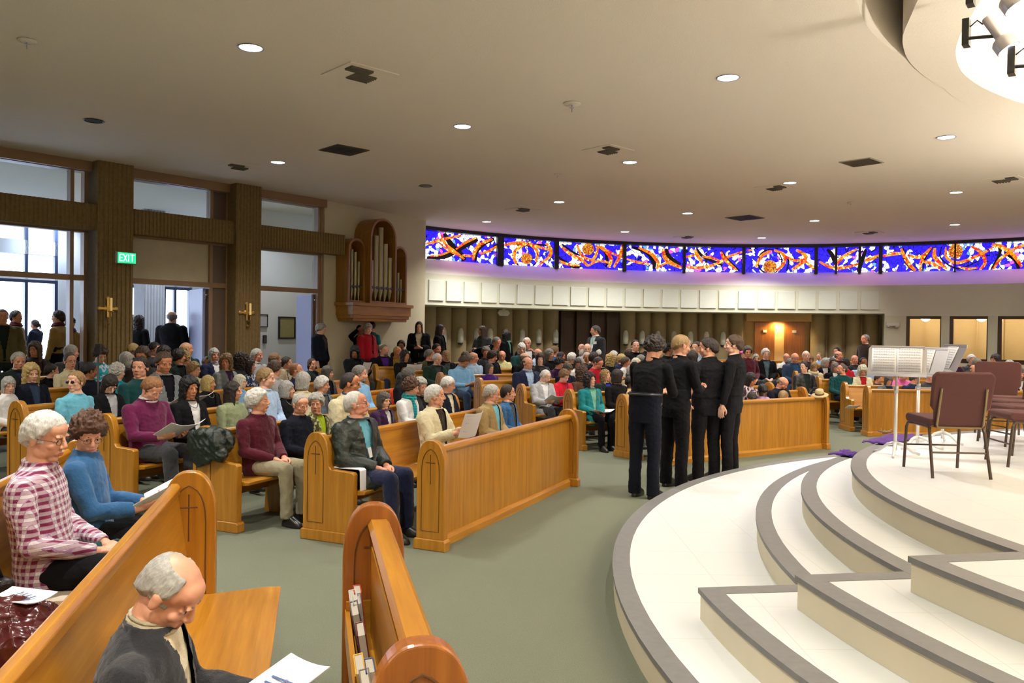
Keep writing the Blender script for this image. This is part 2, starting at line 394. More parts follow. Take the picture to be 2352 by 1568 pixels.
for i, (a0, a1) in enumerate(wd):
    b = MB()
    for q0, q1, z0, z1 in ((a0 - .45, a0, 1.16, 2.46), (a1, a1 + .12, 1.16, 2.46), (a1, a0, 2.38, 2.46), (a1, a0, 1.16, 1.28)):
        arc(b, [(12.02, z0), (12.02, z1), (12.16, z1), (12.16, z0)], q0, q1, .6, close=True)
    f = st(b.build('window_%d' % (i + 12), plain('dark_brown_frame', (.05, .022, .012), .4)), 'dark framed window onto a gold lit room')
    b = MB(); arc(b, [(12.1, 1.2), (12.1, 2.4), (12.11, 2.4), (12.11, 1.2)], a1, a0, .6, close=True); b.build('pane', GLASS, f)
GOLD = plain('gold_room_paint', (.66, .50, .29), .8, var=.1, scale=2)
b = MB(); arc(b, [(15.2, 0), (15.2, 3.4)], 20, 68); arc(b, [(12.3, 3.3), (15.3, 3.3)], 20, 68)
for k in range(18):
    a = 68 - k * 2.6; arc(b, [(15.12, 0), (15.12, 3.2), (15.18, 3.2), (15.18, 0)], a, a + .12, close=True)
arc(b, [(12.3, 0), (12.3, 3.3), (15.3, 3.3), (15.3, 0)], 67.4, 67.8, close=True)
st(b.build('wall_gold_room', GOLD), 'gold lit panelled room behind the right windows')
for deg in (63, 57, 51, 45):
    a = math.radians(deg); light('gold_room_lamp', 'POINT', (GX + 14.2 * math.cos(a), GY + 14.2 * math.sin(a), 2.5), 32, (1, .80, .50), shadow_soft_size=.15)
# fluted wall under the soffit
def flutes(b, a0, a1):
    pitch = 2.12; n = max(1, round(abs(a1 - a0) / pitch)); st_ = (a1 - a0) / n; o = len(b.v); M_ = 10; c = 0
    for i in range(n):
        for k in range(M_ + 1):
            q = k / M_; a = math.radians(a0 + st_ * (i + q)); r = 13.42 - .30 * math.sin(PI * q) ** .55
            if q > .82: r = 13.42
            for z in (0.0, 2.6): b.v.append((GX + r * math.cos(a), GY + r * math.sin(a), z))
            if c: j = len(b.v) - 4; b.f.append((j, j + 1, j + 3, j + 2)); b.m.append(0)
            c += 1
b = MB(); A_d0, A_d1 = gang(1286, 13.3)[0], gang(1428, 13.3)[0]; A_e0, A_e1 = gang(1712, 13.3)[0], gang(1862, 13.3)[0]
flutes(b, 133, A_d0); flutes(b, A_d1, A_e0); flutes(b, A_e1, 68.2)
arc(b, [(13.75, -.1), (13.75, 2.8), (13.8, 2.8), (13.8, -.1)], 67.9, 140, close=True)
st(b.build('wall_rear', FLUTE, autosmooth=50), 'fluted brown wall below the parapet')
DKW = wood('dark_wood', (.035, .014, .006), (.085, .036, .014), 2, .4)
b = MB(); arc(b, [(13.5, 0), (13.5, 2.6)], A_d1, A_d0)
for x in (1286, 1322, 1357, 1392, 1428):
    a = gang(x, 13.5)[0]; arc(b, [(13.36, 0), (13.36, 2.6), (13.5, 2.6), (13.5, 0)], a - .12, a + .12, close=True)
st(b.build('door_7', DKW), 'dark wood panelled doors below the parapet')
DOORW = wood('door_orange_wood', (.30, .085, .008), (.52, .19, .02), 2, .35)
b = MB(); arc(b, [(13.6, 0), (13.6, 2.6)], A_e1, A_e0); arc(b, [(13.2, 2.3), (13.2, 2.6), (13.3, 2.6), (13.3, 2.3)], A_e1, A_e0, close=True)
st(b.build('wall_alcove', plain('alcove_paint', (.72, .47, .20), .8)), 'warm lit alcove wall around the wooden doors')
for i, (x0, x1) in enumerate(((1733, 1779), (1801, 1847))):
    a0, a1 = gang(x0, 13.5)[0], gang(x1, 13.5)[0]
    b = MB(); arc(b, [(13.5, .3), (13.5, 2.28), (13.56, 2.28), (13.56, .3)], a1, a0, .5, close=True)
    d = st(b.build('door_%d' % (8 + i), DOORW), 'orange wooden door in the lit alcove')
    am = (a0 + a1) / 2; b = MB(); arc(b, [(13.47, 1.95), (13.47, 2.03), (13.5, 2.03), (13.5, 1.95)], am - .25, am + .25, close=True)
    b.build('door_sign', plain('sign_white', (.7, .68, .6), .5), d)
    b = MB(); arc(b, [(13.42, 1.18), (13.42, 1.24), (13.5, 1.24), (13.5, 1.18)], (a1 if i else a0) - (.0 if i == 0 else -.15) - (.2 if i == 0 else 0), (a1 if i else a0) - .05 + (0 if i == 0 else .3), close=True)
    b.build('door_handle', plain('aluminium', (.55, .56, .58), .35, .8), d)
a = math.radians((A_e0 + A_e1) / 2); light('alcove_lamp', 'SPOT', (GX + 13.36 * math.cos(a), GY + 13.36 * math.sin(a), 2.28), 70, (1, .70, .32), spot_size=2.9, spot_blend=.6, shadow_soft_size=.08)

# ---------------------------------------------------------------- stained glass
XT = [975, 1147, 1300, 1430, 1570, 1720, 1870, 2010, 2352, 2600]; YT = [530, 545, 556, 563, 568, 570, 570, 566, 555, 540]
YB = [592, 606, 615, 621, 624, 626, 625.5, 623, 616, 607]
def sg(x, y, R):
    v = (y - np.interp(x, XT, YT)) / (np.interp(x, XT, YB) - np.interp(x, XT, YT)); a = math.radians(gang(x, 12.5)[0])
    return (GX + R * math.cos(a), GY + R * math.sin(a), 4.5 - .74 * min(1, max(0, v)))
def glow(name, stops, scale, es, lead=.06, mask=None):
    m, nt, bs = new_mat(name); v = coords(nt, (1, 1, 1))
    vo = nt.nodes.new('ShaderNodeTexVoronoi'); nt.links.new(v, vo.inputs['Vector']); vo.inputs['Scale'].default_value = scale
    sp = nt.nodes.new('ShaderNodeSeparateColor'); nt.links.new(vo.outputs['Color'], sp.inputs[0])
    c = ramp(nt, sp.outputs[0], stops); nt.nodes[-1]
    for n in nt.nodes:
        if n.bl_idname == 'ShaderNodeValToRGB': n.color_ramp.interpolation = 'CONSTANT'
    ve = nt.nodes.new('ShaderNodeTexVoronoi'); ve.feature = 'DISTANCE_TO_EDGE'; nt.links.new(v, ve.inputs['Vector']); ve.inputs['Scale'].default_value = scale
    e = math_n(nt, 'GREATER_THAN', ve.outputs['Distance'], lead)
    if mask: c = mix(nt, math_n(nt, 'GREATER_THAN', noise_n(nt, v, 1.9, 2), .46), mask, c)
    c2 = mix(nt, e, (.0, .0, .01), c)
    nt.links.new(c2, bs.inputs['Emission Color']); bs.inputs['Emission Strength'].default_value = es
    bs.inputs['Base Color'].default_value = (.01, .01, .015, 1); bs.inputs['Roughness'].default_value = .3
    return m
BLUE = (.018, .008, .85); WH = (.85, .92, 1.0)
SGB = glow('stained_blue_white', [(0, BLUE), (.30, (.03, .02, .95)), (.40, (.10, .30, .9)), (.44, WH), (.95, (.5, .08, .6))], 9.0, 1.8, .04, BLUE)
SGO = glow('stained_orange', [(0, (1, .17, .002)), (.38, (1, .32, .005)), (.66, (.85, .02, .01)), (.84, (1, .70, .15))], 17, 1.25, .03)
SGM = glow('stained_medallion', [(0, (.75, .2, .01)), (.4, (.9, .42, .02)), (.75, (.45, .05, .01))], 32, 1.5, .08)
mull = [968, 1147, 1275, 1431, 1568, 1704, 1871, 2019, 2190, 2352, 2480]
pan = []
for i in range(len(mull) - 1):
    b = MB(); arc(b, [(12.5, 3.76), (12.5, 4.5), (12.53, 4.5), (12.53, 3.76)], gang(mull[i + 1], 12.5)[0], gang(mull[i], 12.5)[0], close=True)
    pan.append(st(b.build('window_%d' % (i + 2), SGB), 'stained glass window of blue and white panes with orange swirls'))
b = MB(); arc(b, [(12.5, 3.76), (12.5, 4.5), (12.53, 4.5), (12.53, 3.76)], 5, gang(2480, 12.5)[0], close=True); st(b.build('window_30', SGB), 'stained glass continuing round the wall')
def spline(pts, n=7):
    P = [Vector((p[0], p[1])) for p in pts]
    if len(P) == 2: return [P[0].lerp(P[1], i / 6) for i in range(7)]
    P = [2 * P[0] - P[1]] + P + [2 * P[-1] - P[-2]]; out = []
    for i in range(1, len(P) - 2):
        for k in range(n):
            t = k / n; a, b_, c, d = P[i - 1], P[i], P[i + 1], P[i + 2]
            out.append(.5 * ((2 * b_) + (-a + c) * t + (2 * a - 5 * b_ + 4 * c - d) * t * t + (-a + 3 * b_ - 3 * c + d) * t ** 3))
    return out + [P[-2]]
OR_, BK_, MD_ = {}, {}, {}
def sarc(org, pts, wd_, dic, R):
    sp = spline(pts); ox, oy = org; mid = sp[len(sp) // 2]; X = ox + mid.x / 3.36
    i = max(k for k in range(len(mull) - 1) if mull[k] <= max(969, X)); b = dic.setdefault(i, MB()); o = len(b.v)
    for k, p in enumerate(sp):
        t = (sp[min(k + 1, len(sp) - 1)] - sp[max(k - 1, 0)]).normalized(); n = Vector((-t.y, t.x)); ww = wd_ * .5 * (.55 + .45 * math.sin(PI * (k + .6) / (len(sp) + .2)))
        for sg_ in (-1, 1): q = p + n * ww * sg_; b.v.append(sg(ox + q.x / 3.36, oy + q.y / 3.36, R))
    for k in range(len(sp) - 1): b.f.append((o + 2 * k, o + 2 * k + 1, o + 2 * k + 3, o + 2 * k + 2)); b.m.append(0)
A_, B_ = (960, 500), (1652, 500)
def circ_pts(cx, cy, r, n=16): return [(cx + r * math.cos(2 * PI * k / n), cy + r * math.sin(2 * PI * k / n)) for k in range(n + 1)]
for org, ls in ((A_, [([(190, 120), (250, 210), (330, 290), (350, 325)], 44), ([(60, 305), (200, 290), (300, 240), (450, 165)], 40), ([(430, 325), (440, 250), (500, 190), (575, 160)], 42),
      ([(1100, 200), (1180, 260), (1240, 290)], 16), ([(1360, 215), (1430, 260), (1450, 340), (1440, 385)], 20), ([(1640, 225), (1760, 270), (1810, 350), (1810, 395)], 34), ([(1900, 240), (1930, 310), (2015, 365)], 40), ([(1070, 300), (1190, 380), (1250, 372)], 24), (circ_pts(825, 300, 88), 12), ([(690, 200), (1000, 215), (1010, 330)], 14), ([(2140, 240), (2190, 300), (2340, 370)], 22)]),
     (B_, [([(820, 245), (860, 290), (885, 360)], 34), ([(1120, 240), (1085, 340), (1060, 415)], 34), ([(2140, 210), (2150, 280), (2090, 390)], 24), ([(2190, 270), (2270, 320), (2300, 395)], 34), ([(1400, 230), (1430, 330), (1485, 400)], 30),
      (circ_pts(380, 340, 92), 12), ([(0, 250), (60, 330), (150, 410)], 16), ([(1700, 220), (1700, 310), (1830, 385), (1990, 330)], 12), ([(430, 250), (520, 320), (510, 410)], 14), ([(1560, 410), (1580, 300), (1640, 220)], 14)])):
    for pts, wd_ in ls: sarc(org, pts, wd_, BK_, 12.485)
for org, ls in ((A_, [([(165, 130), (200, 200), (290, 270), (345, 315)], 22), ([(50, 200), (110, 185), (200, 160), (320, 135)], 22), ([(80, 292), (160, 282), (240, 255)], 16), ([(280, 240), (350, 190), (440, 150)], 20), ([(150, 190), (220, 245), (330, 300)], 16),
      ([(415, 322), (425, 260), (470, 200), (560, 160)], 30), ([(470, 275), (540, 250), (605, 212)], 22), ([(330, 285), (420, 292)], 20), ([(640, 215), (700, 195), (800, 190), (900, 215), (1000, 245)], 26), ([(975, 190), (1012, 240), (1000, 300), (930, 355)], 28), ([(745, 355), (728, 280), (780, 215), (860, 185)], 28), ([(840, 190), (910, 260), (900, 340)], 22),
      ([(1085, 210), (1160, 275), (1250, 325), (1300, 372)], 28), ([(1075, 330), (1150, 360), (1240, 368)], 22), ([(1215, 205), (1250, 285), (1330, 325), (1370, 260), (1370, 205)], 24), ([(1380, 215), (1450, 270), (1480, 330), (1460, 385)], 28), ([(1400, 215), (1480, 270), (1572, 310)], 16), ([(1562, 215), (1545, 300), (1500, 385)], 26), ([(1300, 372), (1380, 332), (1480, 352)], 22),
      ([(1690, 230), (1790, 280), (1842, 350), (1835, 398)], 28), ([(1600, 320), (1700, 348), (1785, 358)], 20), ([(1880, 240), (1890, 300), (1940, 350), (2025, 388)], 34), ([(2055, 305), (2130, 288)], 20), ([(2120, 245), (2150, 300), (2185, 345)], 26), ([(2180, 300), (2260, 312), (2345, 348)], 20), ([(2060, 382), (2200, 382), (2345, 338)], 24), ([(1840, 385), (1900, 350), (1950, 350)], 20)]),
     (B_, [([(0, 330), (60, 300), (175, 262)], 20), ([(0, 262), (30, 320), (125, 408)], 26), ([(200, 256), (245, 250)], 14), ([(410, 250), (490, 290), (482, 360), (430, 408)], 26), ([(270, 385), (312, 300), (380, 258)], 26), ([(580, 250), (650, 290), (640, 335), (550, 402)], 30), ([(640, 330), (735, 402)], 24), ([(500, 300), (570, 330), (640, 325)], 22),
      ([(760, 340), (850, 380), (950, 382), (1080, 350)], 24), ([(880, 402), (900, 345), (960, 290), (1050, 240)], 26), ([(1110, 330), (1225, 288)], 28), ([(1250, 292), (1330, 275), (1400, 270)], 26), ([(1390, 235), (1420, 300), (1460, 360), (1505, 402)], 30), ([(1440, 285), (1540, 297), (1625, 225)], 24), ([(1540, 405), (1552, 320), (1605, 250)], 22), ([(1650, 230), (1652, 300), (1745, 392)], 32), ([(1735, 230), (1742, 300), (1830, 342), (1990, 285), (2100, 228)], 24), ([(1830, 372), (1900, 388), (1985, 380)], 18),
      ([(1930, 215), (2010, 270), (2040, 340), (2000, 397)], 28), ([(2090, 208), (2160, 222), (2250, 280), (2325, 375)], 34), ([(2100, 397), (2160, 312), (2240, 262)], 24), ([(2240, 250), (2300, 225), (2352, 215)], 24), ([(1560, 330), (1640, 350), (1700, 390)], 26)])):
    for pts, wd_ in ls: sarc(org, pts, wd_, OR_, 12.475)
for org, (cx, cy, r) in ((A_, (825, 312, 44)), (A_, (1300, 240, 46)), (B_, (380, 380, 52)), (B_, (1810, 255, 56))):
    sp = circ_pts(cx, cy, r, 22)[:-1]; X = org[0] + cx / 3.36; i = max(k for k in range(len(mull) - 1) if mull[k] <= X); b = MD_.setdefault(i, MB())
    b.add([sg(org[0] + x / 3.36, org[1] + y / 3.36, 12.465) for x, y in sp], [tuple(range(len(sp)))])
for dic, nm, m in ((BK_, 'black_lead', DARK), (OR_, 'orange_swirl', SGO), (MD_, 'round_medallion', SGM)):
    for i, b in dic.items(): b.build(nm, m, pan[i])
b = MB()
for x, w_ in ((1146, 14), (1275, 9), (1431, 8), (1568, 6), (1705, 7), (1871, 8), (1917, 5), (1971, 6), (2019, 9), (2190, 4)):
    arc(b, [(12.40, 3.72), (12.40, 4.52), (12.5, 4.52), (12.5, 3.72)], gang(x + w_ / 2, 12.45)[0], gang(x - w_ / 2, 12.45)[0], close=True)
st(b.build('trim_4', DARK), 'black upright mullions of the stained glass')

# acoustic tiles on the parapet
TILEW = plain('acoustic_cloth', (.76, .80, .70), .85, var=.03, bsc=200)
aL, aR = gang(979, 12.0)[0], gang(2021, 12.0)[0]; NT = 24; dA = (aR - aL) / NT
b = MB(); b.box(-.245, .245, -.0, .045, -.265, .265)
tile_me = b.mesh('acoustic_tile', TILEW)
ords = ['first', 'second', 'third', 'fourth', 'fifth', 'sixth', 'seventh', 'eighth', 'ninth', 'tenth', 'eleventh', 'twelfth']
for i in range(NT):
    a = math.radians(aL + dA * (i + .5)); o = bpy.data.objects.new('acoustic_tile', tile_me); COL.objects.link(o)
    o.location = (GX + 11.998 * math.cos(a), GY + 11.998 * math.sin(a), 2.91); o.rotation_euler = (0, 0, a + PI / 2)
    m = o.modifiers.new('b', 'BEVEL'); m.width = .008; m.segments = 2
    lab = 'square cream acoustic tile on the parapet, %s from the %s end' % (ords[i] if i < 12 else ords[23 - i], 'left' if i < 12 else 'right')
    tag(o, lab, 'acoustic tile', 'acoustic tiles under the stained glass')
# white bullet shapes with dark undersides between the flutes
b = MB(); b.lathe([(.0, .22), (.05, .2), (.08, .12), (.085, 0), (.085, -.2)], 16); b.lathe([(.08, -.2), (.07, -.24), (.02, -.26)], 12, 1)
sc_me = b.mesh('wall_bullet', [plain('bullet_white', (.72, .72, .64), .6), DARK], True)
xs = [1017, 1056, 1094, 1124, 1160, 1198, 1236, 1275, 1436, 1474, 1510, 1547, 1585, 1622, 1660]
for i, x in enumerate(xs):
    a = math.radians(gang(x, 13.14)[0]); o = bpy.data.objects.new('wall_bullet', sc_me); COL.objects.link(o)
    o.location = (GX + 13.10 * math.cos(a), GY + 13.10 * math.sin(a), 1.74)
    side = 'left' if x < 1300 else 'right'; k = (ords[7 - i] if i < 8 else ords[i - 8])
    tag(o, 'bullet shaped white form on the fluted wall, %s to the %s of the dark doors' % (k, side), 'wall lamp', 'bullet shapes on the fluted wall')

# ---------------------------------------------------------------- stage
RS = .181
stage = tag(empty('stage', (CX, CY, 0)), 'round white tiled stage with curved grey edged steps', 'stage')
stage_inv = Matrix.Translation((-CX, -CY, 0))
def disc(cx, cy, R, clip=None, n=160):
    out = []
    for k in range(n):
        a = 2 * PI * k / n; x, y = cx + R * math.cos(a), cy + R * math.sin(a)
        if clip:
            d = math.hypot(x - clip[0], y - clip[1])
            if d > clip[2]: x = clip[0] + (x - clip[0]) * clip[2] / d; y = clip[1] + (y - clip[1]) * clip[2] / d
        out.append((x, y))
    return out
def inset(poly, d):
    n = len(poly); out = []
    for i in range(n):
        p0, p1, p2 = Vector(poly[i - 1]), Vector(poly[i]), Vector(poly[(i + 1) % n])
        e1 = (p1 - p0).normalized(); e2 = (p2 - p1).normalized(); n1 = Vector((-e1.y, e1.x)); n2 = Vector((-e2.y, e2.x)); m = (n1 + n2)
        m = m / max(.3, m.dot(n1)); out.append(tuple(p1 + m * d))
    return out
def tier(name, poly, z0, z1, band=.115):
    n = len(poly); b = MB(); loc = lambda P, z: [(x - CX, y - CY, z) for x, y in P]
    b.add(loc(poly, z0) + loc(poly, z1), [(i, (i + 1) % n, n + (i + 1) % n, n + i) for i in range(n)], 1)
    b.add(loc(poly, z1), [tuple(range(n))], 0)
    t = b.build(name, [TILE, RISER], stage)
    b = MB(); o_, i_ = inset(poly, -.012), inset(poly, band)
    skin(b, [loc(o_, z1 - .028), loc(o_, z1 + .003), loc(i_, z1 + .003), loc(i_, z1 - .01)])
    nn = b.build('nosing', NOSE, t); nn['label'] = 'dark grey edge band'
    return t
tier('tier', disc(8.02, 5.06, 7.31), 0, RS)
tier('tier', disc(9.07, 4.73, 7.31, (8.02, 5.06, 7.0)), RS, 2 * RS)
tier('tier', disc(8.02, 5.11, 5.83), 2 * RS, 3 * RS)
tier('tier', disc(7.82, 5.235, 5.195), 3 * RS, 4 * RS)
for (R, a0, bx, by, z0) in ((6.88, 182.42, 1.9, 4.895, RS), (6.455, 185.6, 2.4, 4.57, 2 * RS), (6.0, 188.5, 2.9, 4.34, 3 * RS)):
    P = [(CX + R * math.cos(math.radians(a0 + k * 2)), CY + R * math.sin(math.radians(a0 + k * 2))) for k in range(22)]
    poly = [(bx, by)] + P + [(CX + 4.0 * math.cos(math.radians(a0 + 42)), CY + 4.0 * math.sin(math.radians(a0 + 42))), (CX - 3, CY - 1.6)]
    tier('step', poly, z0, z0 + RS - .0008)
# ================================================================ PEWS
def frame(o, n, z=0.0):
    n = Vector((n[0], n[1])).normalized()
    return Matrix(((n.y, n.x, 0, o[0]), (-n.x, n.y, 0, o[1]), (0, 0, 1, z), (0, 0, 0, 1)))
def end_profile(top, seat=True, hw=.135):
    P = [(-hw, .09)]; k = top - .26
    P += [(-hw, k)]
    for q in range(1, 16):
        t = q / 16; P.append((-hw * math.cos(t * PI / 2) ** .8, k + .26 * math.sin(t * PI / 2) ** .85))
    P.append((0, top))
    for q in range(15, 0, -1):
        t = q / 16; P.append((hw * math.cos(t * PI / 2) ** .8, k + .26 * math.sin(t * PI / 2) ** .85))
    P.append((hw, k))
    if seat: P += [(hw + .005, .66), (hw + .03, .632), (hw + .25, .62), (hw + .265, .60), (hw + .262, .09)]
    else: P += [(hw, .09)]
    return P
_pew_me = {}
def pew_end_mesh(top, seat, arm=True):
    k = (top, seat, arm)
    if k not in _pew_me:
        b = MB(); b.prism(end_profile(top, seat and arm), -.035, .035)
        y1 = .40 if seat and arm else .135
        b.prism([(-.155, 0), (y1 + .02, 0), (y1 + .02, .075), (y1 + .008, .095), (-.143, .095), (-.155, .075)], -.05, .05)
        e = b.mesh('pew_end', [OAKV])
        b = MB(); r = .004
        for sx in (-.0365, .0365):
            A = [(sx, -.085, .16), (sx, -.085, top - .27)] + [(sx, -.085 * math.cos(t * PI / 12), top - .27 + .19 * math.sin(t * PI / 12) ** .9) for t in range(1, 6)] + [(sx, 0, top - .075)]
            A += [(sx, .085 * math.cos(t * PI / 12), top - .27 + .19 * math.sin(t * PI / 12) ** .9) for t in range(5, 0, -1)] + [(sx, .085, top - .27), (sx, .085, .16), (sx, -.085, .16)]
            b.tube(A, r, 5); b.tube([(sx, 0, top - .12), (sx, 0, top - .37)], r, 5); b.tube([(sx, -.045, top - .19), (sx, .045, top - .19)], r, 5)
        _pew_me[k] = (e, b.mesh('carved_cross', [OAKG]))
    return _pew_me[k]
PEWS = []     # rows people may sit on: (origin, xaxis, n, xa, xb)
def pew(label, o, n, xa, xb, top=.95, seat=True, ends=(1, 1), red=False, reg=True, rack=False, cat='pew', group=None, arm=True):
    """pew from local x=xa to x=xb; back plane at y=0, seat towards +y"""
    z = min(floor_z(o[0], o[1]), floor_z(*(Vector((o[0], o[1])) + Vector((Vector(n).normalized().y, -Vector(n).normalized().x)) * (xa if abs(xa) > abs(xb) else xb))))
    z = floor_z(o[0], o[1])
    M_ = frame(o, n, z); r = empty('pew' if seat else 'pew_screen'); r.matrix_world = M_
    tag(r, label, cat, group)
    wv, wl = (OAKD, OAKD) if red else (OAKV, OAK)
    bt = top - .07
    for x, on in ((xa, ends[0]), (xb, ends[1])):
        if not on: continue
        me, cr = pew_end_mesh(top, seat, arm); e = bpy.data.objects.new('pew_end', me); COL.objects.link(e); e.parent = r; e.location = (x, 0, 0)
        if red: e.material_slots[0].link = 'OBJECT'; e.material_slots[0].material = OAKD
        bv = e.modifiers.new('b', 'BEVEL'); bv.width = .009; bv.segments = 3; bv.limit_method = 'ANGLE'; bv.angle_limit = math.radians(50)
        c = bpy.data.objects.new('carved_cross', cr); COL.objects.link(c); c.parent = e
    lo, hi = min(xa, xb) + .036, max(xa, xb) - .036
    if seat:
        b = MB(); b.prism([(.36, .41), (.47, .425), (.475, .455), (.40, .458), (.1, .435), (.03, .44), (.03, .41)], lo - .0, hi + .0); b.build('seat', wl, r, bevel=.006)
        b = MB(); b.prism([(.045, .43), (.02, .45), (-.055, bt - .04), (-.08, bt - .04), (-.03, .40), (.0, .25), (.03, .25)], lo, hi); b.build('backrest', wl, r)
        b = MB(); b.prism([(-.095, bt - .05), (-.045, bt - .05), (-.04, bt - .01), (-.055, bt + .01), (-.085, bt + .01), (-.1, bt - .01)], lo, hi); b.build('top_rail', wl, r, bevel=.005)
        for q in np.linspace(lo + .8, hi - .8, max(2, int((hi - lo) / 1.6))):
            b = MB(); b.prism([(-.02, 0), (.30, 0), (.33, .41), (.0, .41)], q - .02, q + .02); b.build('seat_support', wv, r)
        if reg: PEWS.append((Vector((o[0], o[1])), Vector((M_[0][0], M_[1][0])), Vector((M_[0][1], M_[1][1])), min(xa, xb), max(xa, xb), z))
    else:
        b = MB(); b.box(lo, hi, .0, .03, .05, bt - .04); b.build('panel', wv, r)
        b = MB(); b.prism([(-.02, bt - .05), (.055, bt - .05), (.065, bt - .03), (.065, bt - .012), (.05, bt + .004), (-.015, bt + .004), (-.03, bt - .02)], lo, hi); b.build('top_rail', wl, r)
        b = MB(); b.prism([(.03, 0), (.062, 0), (.062, .06), (.045, .085), (.03, .09)], lo, hi); b.build('base_moulding', wl, r)
        if rack:
            b = MB(); b.box(lo, hi, -.12, -.0, .50, .52); b.box(lo, hi, -.125, -.105, .50, .62); b.box(lo, hi, -.015, .0, .3, .9)
            for q in (lo + .01, (lo + hi) / 2, hi - .03): b.box(q, q + .02, -.12, 0, .52, .66)
            b.build('book_rack', wl, r)
    return r
def meet(p, d, q, e):   # p + t d on line q + s e
    det = d[0] * -e[1] + e[0] * d[1]
    return ((q[0] - p[0]) * -e[1] + e[0] * (q[1] - p[1])) / det
n1 = (.9118, -.4106); u1 = (.4106, .9118)
pew('oak pew screen across the front of the left block, open side to the stage', (-.66, 6.93), n1, -3.29, 0, .93, seat=False)
ROWS1 = [(-1.70, 7.22), (-2.82, 7.58), (-3.98, 8.06), (-5.15, 8.55), (-6.3, 9.05), (-7.45, 9.55), (-8.5, 10.1)]
nm = ['first', 'second', 'third', 'fourth', 'fifth', 'sixth', 'seventh', 'eighth', 'ninth', 'tenth']
lens1 = []
for i, p in enumerate(ROWS1):
    t = meet(p, u1, ((.82, 9.85), (1.0, 10.1))[i] if i < 2 else (1.3, 10.5), (-.72, .69)); t = min(t, 9.5)
    tw = meet(p, u1, (-7.93 + .768 * .75, 12.67 - .64 * .75), (.64, .768))   # stay off the wall
    if tw > 0: t = min(t, tw)
    pew('oak pew in the left block, %s row behind the front screen' % nm[i], p, n1, -t, 0, .95, group='pews of the left block')
n3 = (.5478, -.8366); u3 = (.8366, .5478)
K0 = (2.2, 11.6); tK = meet(K0, u3, (5.14, 13.5), (-.13, .99))
pew('oak pew screen behind the standing men in black shirts', K0, n3, -3.5, 0, .93, seat=False)
ROWS3 = [(1.68, 12.28), (.94, 13.2), (.17, 14.0), (-.58, 14.7), (-1.34, 15.35), (-2.08, 15.95), (-2.75, 16.45), (-3.30, 16.85)]
for i, p in enumerate(ROWS3):
    t = meet(p, u3, (5.3, 13.5), (-.13, .99))
    pew('oak pew in the centre block, %s row behind its screen' % nm[i], p, n3, -t, 0, .95, group='pews of the centre block')
n4 = (0, -1)
pew('oak pew screen at the front of the right block behind the music stands', (6.66, 15.3), n4, -5.5, 0, .95, seat=False)
ROWS4 = [(6.66, 16.35), (6.53, 17.4), (6.42, 18.5), (5.7, 19.6), (5.3, 20.7), (5.2, 21.8)]
for i, p in enumerate(ROWS4):
    pew('oak pew in the right block, %s row behind its screen' % nm[i], p, n4, -5.6 if i < 4 else -6.5, 0, .95, group='pews of the right block')
n0 = (.9722, .2341)
def sec0(nd, Y0, Y1):   # local x runs towards the camera
    o = ((nd - n0[1] * Y0) / n0[0], Y0); return o, 0, (Y0 - Y1) / .9722
o, a, c = sec0(.265, 3.66, 2.04); GP = pew('near oak pew screen with hymnals in its rack', o, n0, a, c, 1.08, seat=False, rack=True, red=False); GO = o
for ch in GP.children:
    if ch.name.startswith('pew_end'): ch.material_slots[0].link = 'OBJECT'; ch.material_slots[0].material = OAKD
o, a, c = sec0(-.64, 4.36, .4); pew('near oak pew where the bowed man in grey sits', o, n0, a, c, 1.09, arm=False)
o, a, c = sec0(-1.56, 5.6, .8); pew('oak pew where the man in plaid sits', o, n0, a, c, 1.08, arm=False)

# ================================================================ CHAIRS on the stage
ROSE = plain('rose_fabric', (.075, .025, .023), .95, var=.22, scale=160, bst=.4, bsc=300)
CHM = plain('bronze_chair_tube', (.075, .05, .035), .4, .5, var=.1); CHL = plain('gold_chair_tube', (.22, .16, .08), .4, .4)
def stack_chair(label, loc, az):
    r = empty('stacking_chair', loc, az - PI / 2); tag(r, label, 'chair', 'rose stacking chairs on the stage')
    b = MB(); b.prism([(-.22, .40), (.24, .405), (.265, .43), (.262, .462), (.23, .478), (.0, .475), (-.2, .468), (-.23, .44)], -.225, .225); b.build('seat', ROSE, r, bevel=.02)
    Mb = Matrix.Translation((0, -.215, .44)) @ Matrix.Rotation(math.radians(13), 4, 'X')
    b = MB(); W = [(-.185, -.04), (.185, -.04), (.20, .10), (.232, .14), (.24, .39), (.21, .425), (-.21, .425), (-.24, .39), (-.232, .14), (-.20, .10)]
    b.prism(W, -.03, .022, 'xz', 0, Mb); b.build('backrest', ROSE, r, bevel=.014)
    b = MB(); b.tube([Mb @ Vector(p) for p in ((-.175, -.04, .30), (-.18, -.043, .0), (-.17, -.04, -.03), (.17, -.04, -.03), (.18, -.043, .0), (.175, -.04, .30))], .0095, 8); b.build('back_frame', CHL, r)
    for sx in (-1, 1):
        b = MB(); b.tube([(sx * .2, .12, .40), (sx * .215, .215, .395), (sx * .222, .235, .36), (sx * .225, .27, 0.0)], .0125, 10); b.build('leg', CHM, r)
        b = MB(); b.tube([(sx * .2, -.1, .40), (sx * .21, -.19, .395), (sx * .215, -.205, .36), (sx * .225, -.30, 0.0)], .0125, 10); b.build('leg', CHM, r)
        b = MB(); b.tube([(sx * .2, -.14, .398), (sx * .2, .2, .398)], .012, 8); b.build('side_rail', CHM, r)
    b = MB(); b.tube([(-.222, .25, .2), (.222, .25, .2)], .008, 8); b.build('stretcher', CHM, r)
    b = MB(); b.tube([(-.218, -.245, .2), (.218, -.245, .2)], .008, 8); b.build('stretcher', CHM, r)
    return r
ZT = 4 * RS
R_ = math.radians
stack_chair('rose padded chair seen from behind, beside the nearest music stand', (3.635, 6.84, ZT), R_(86))
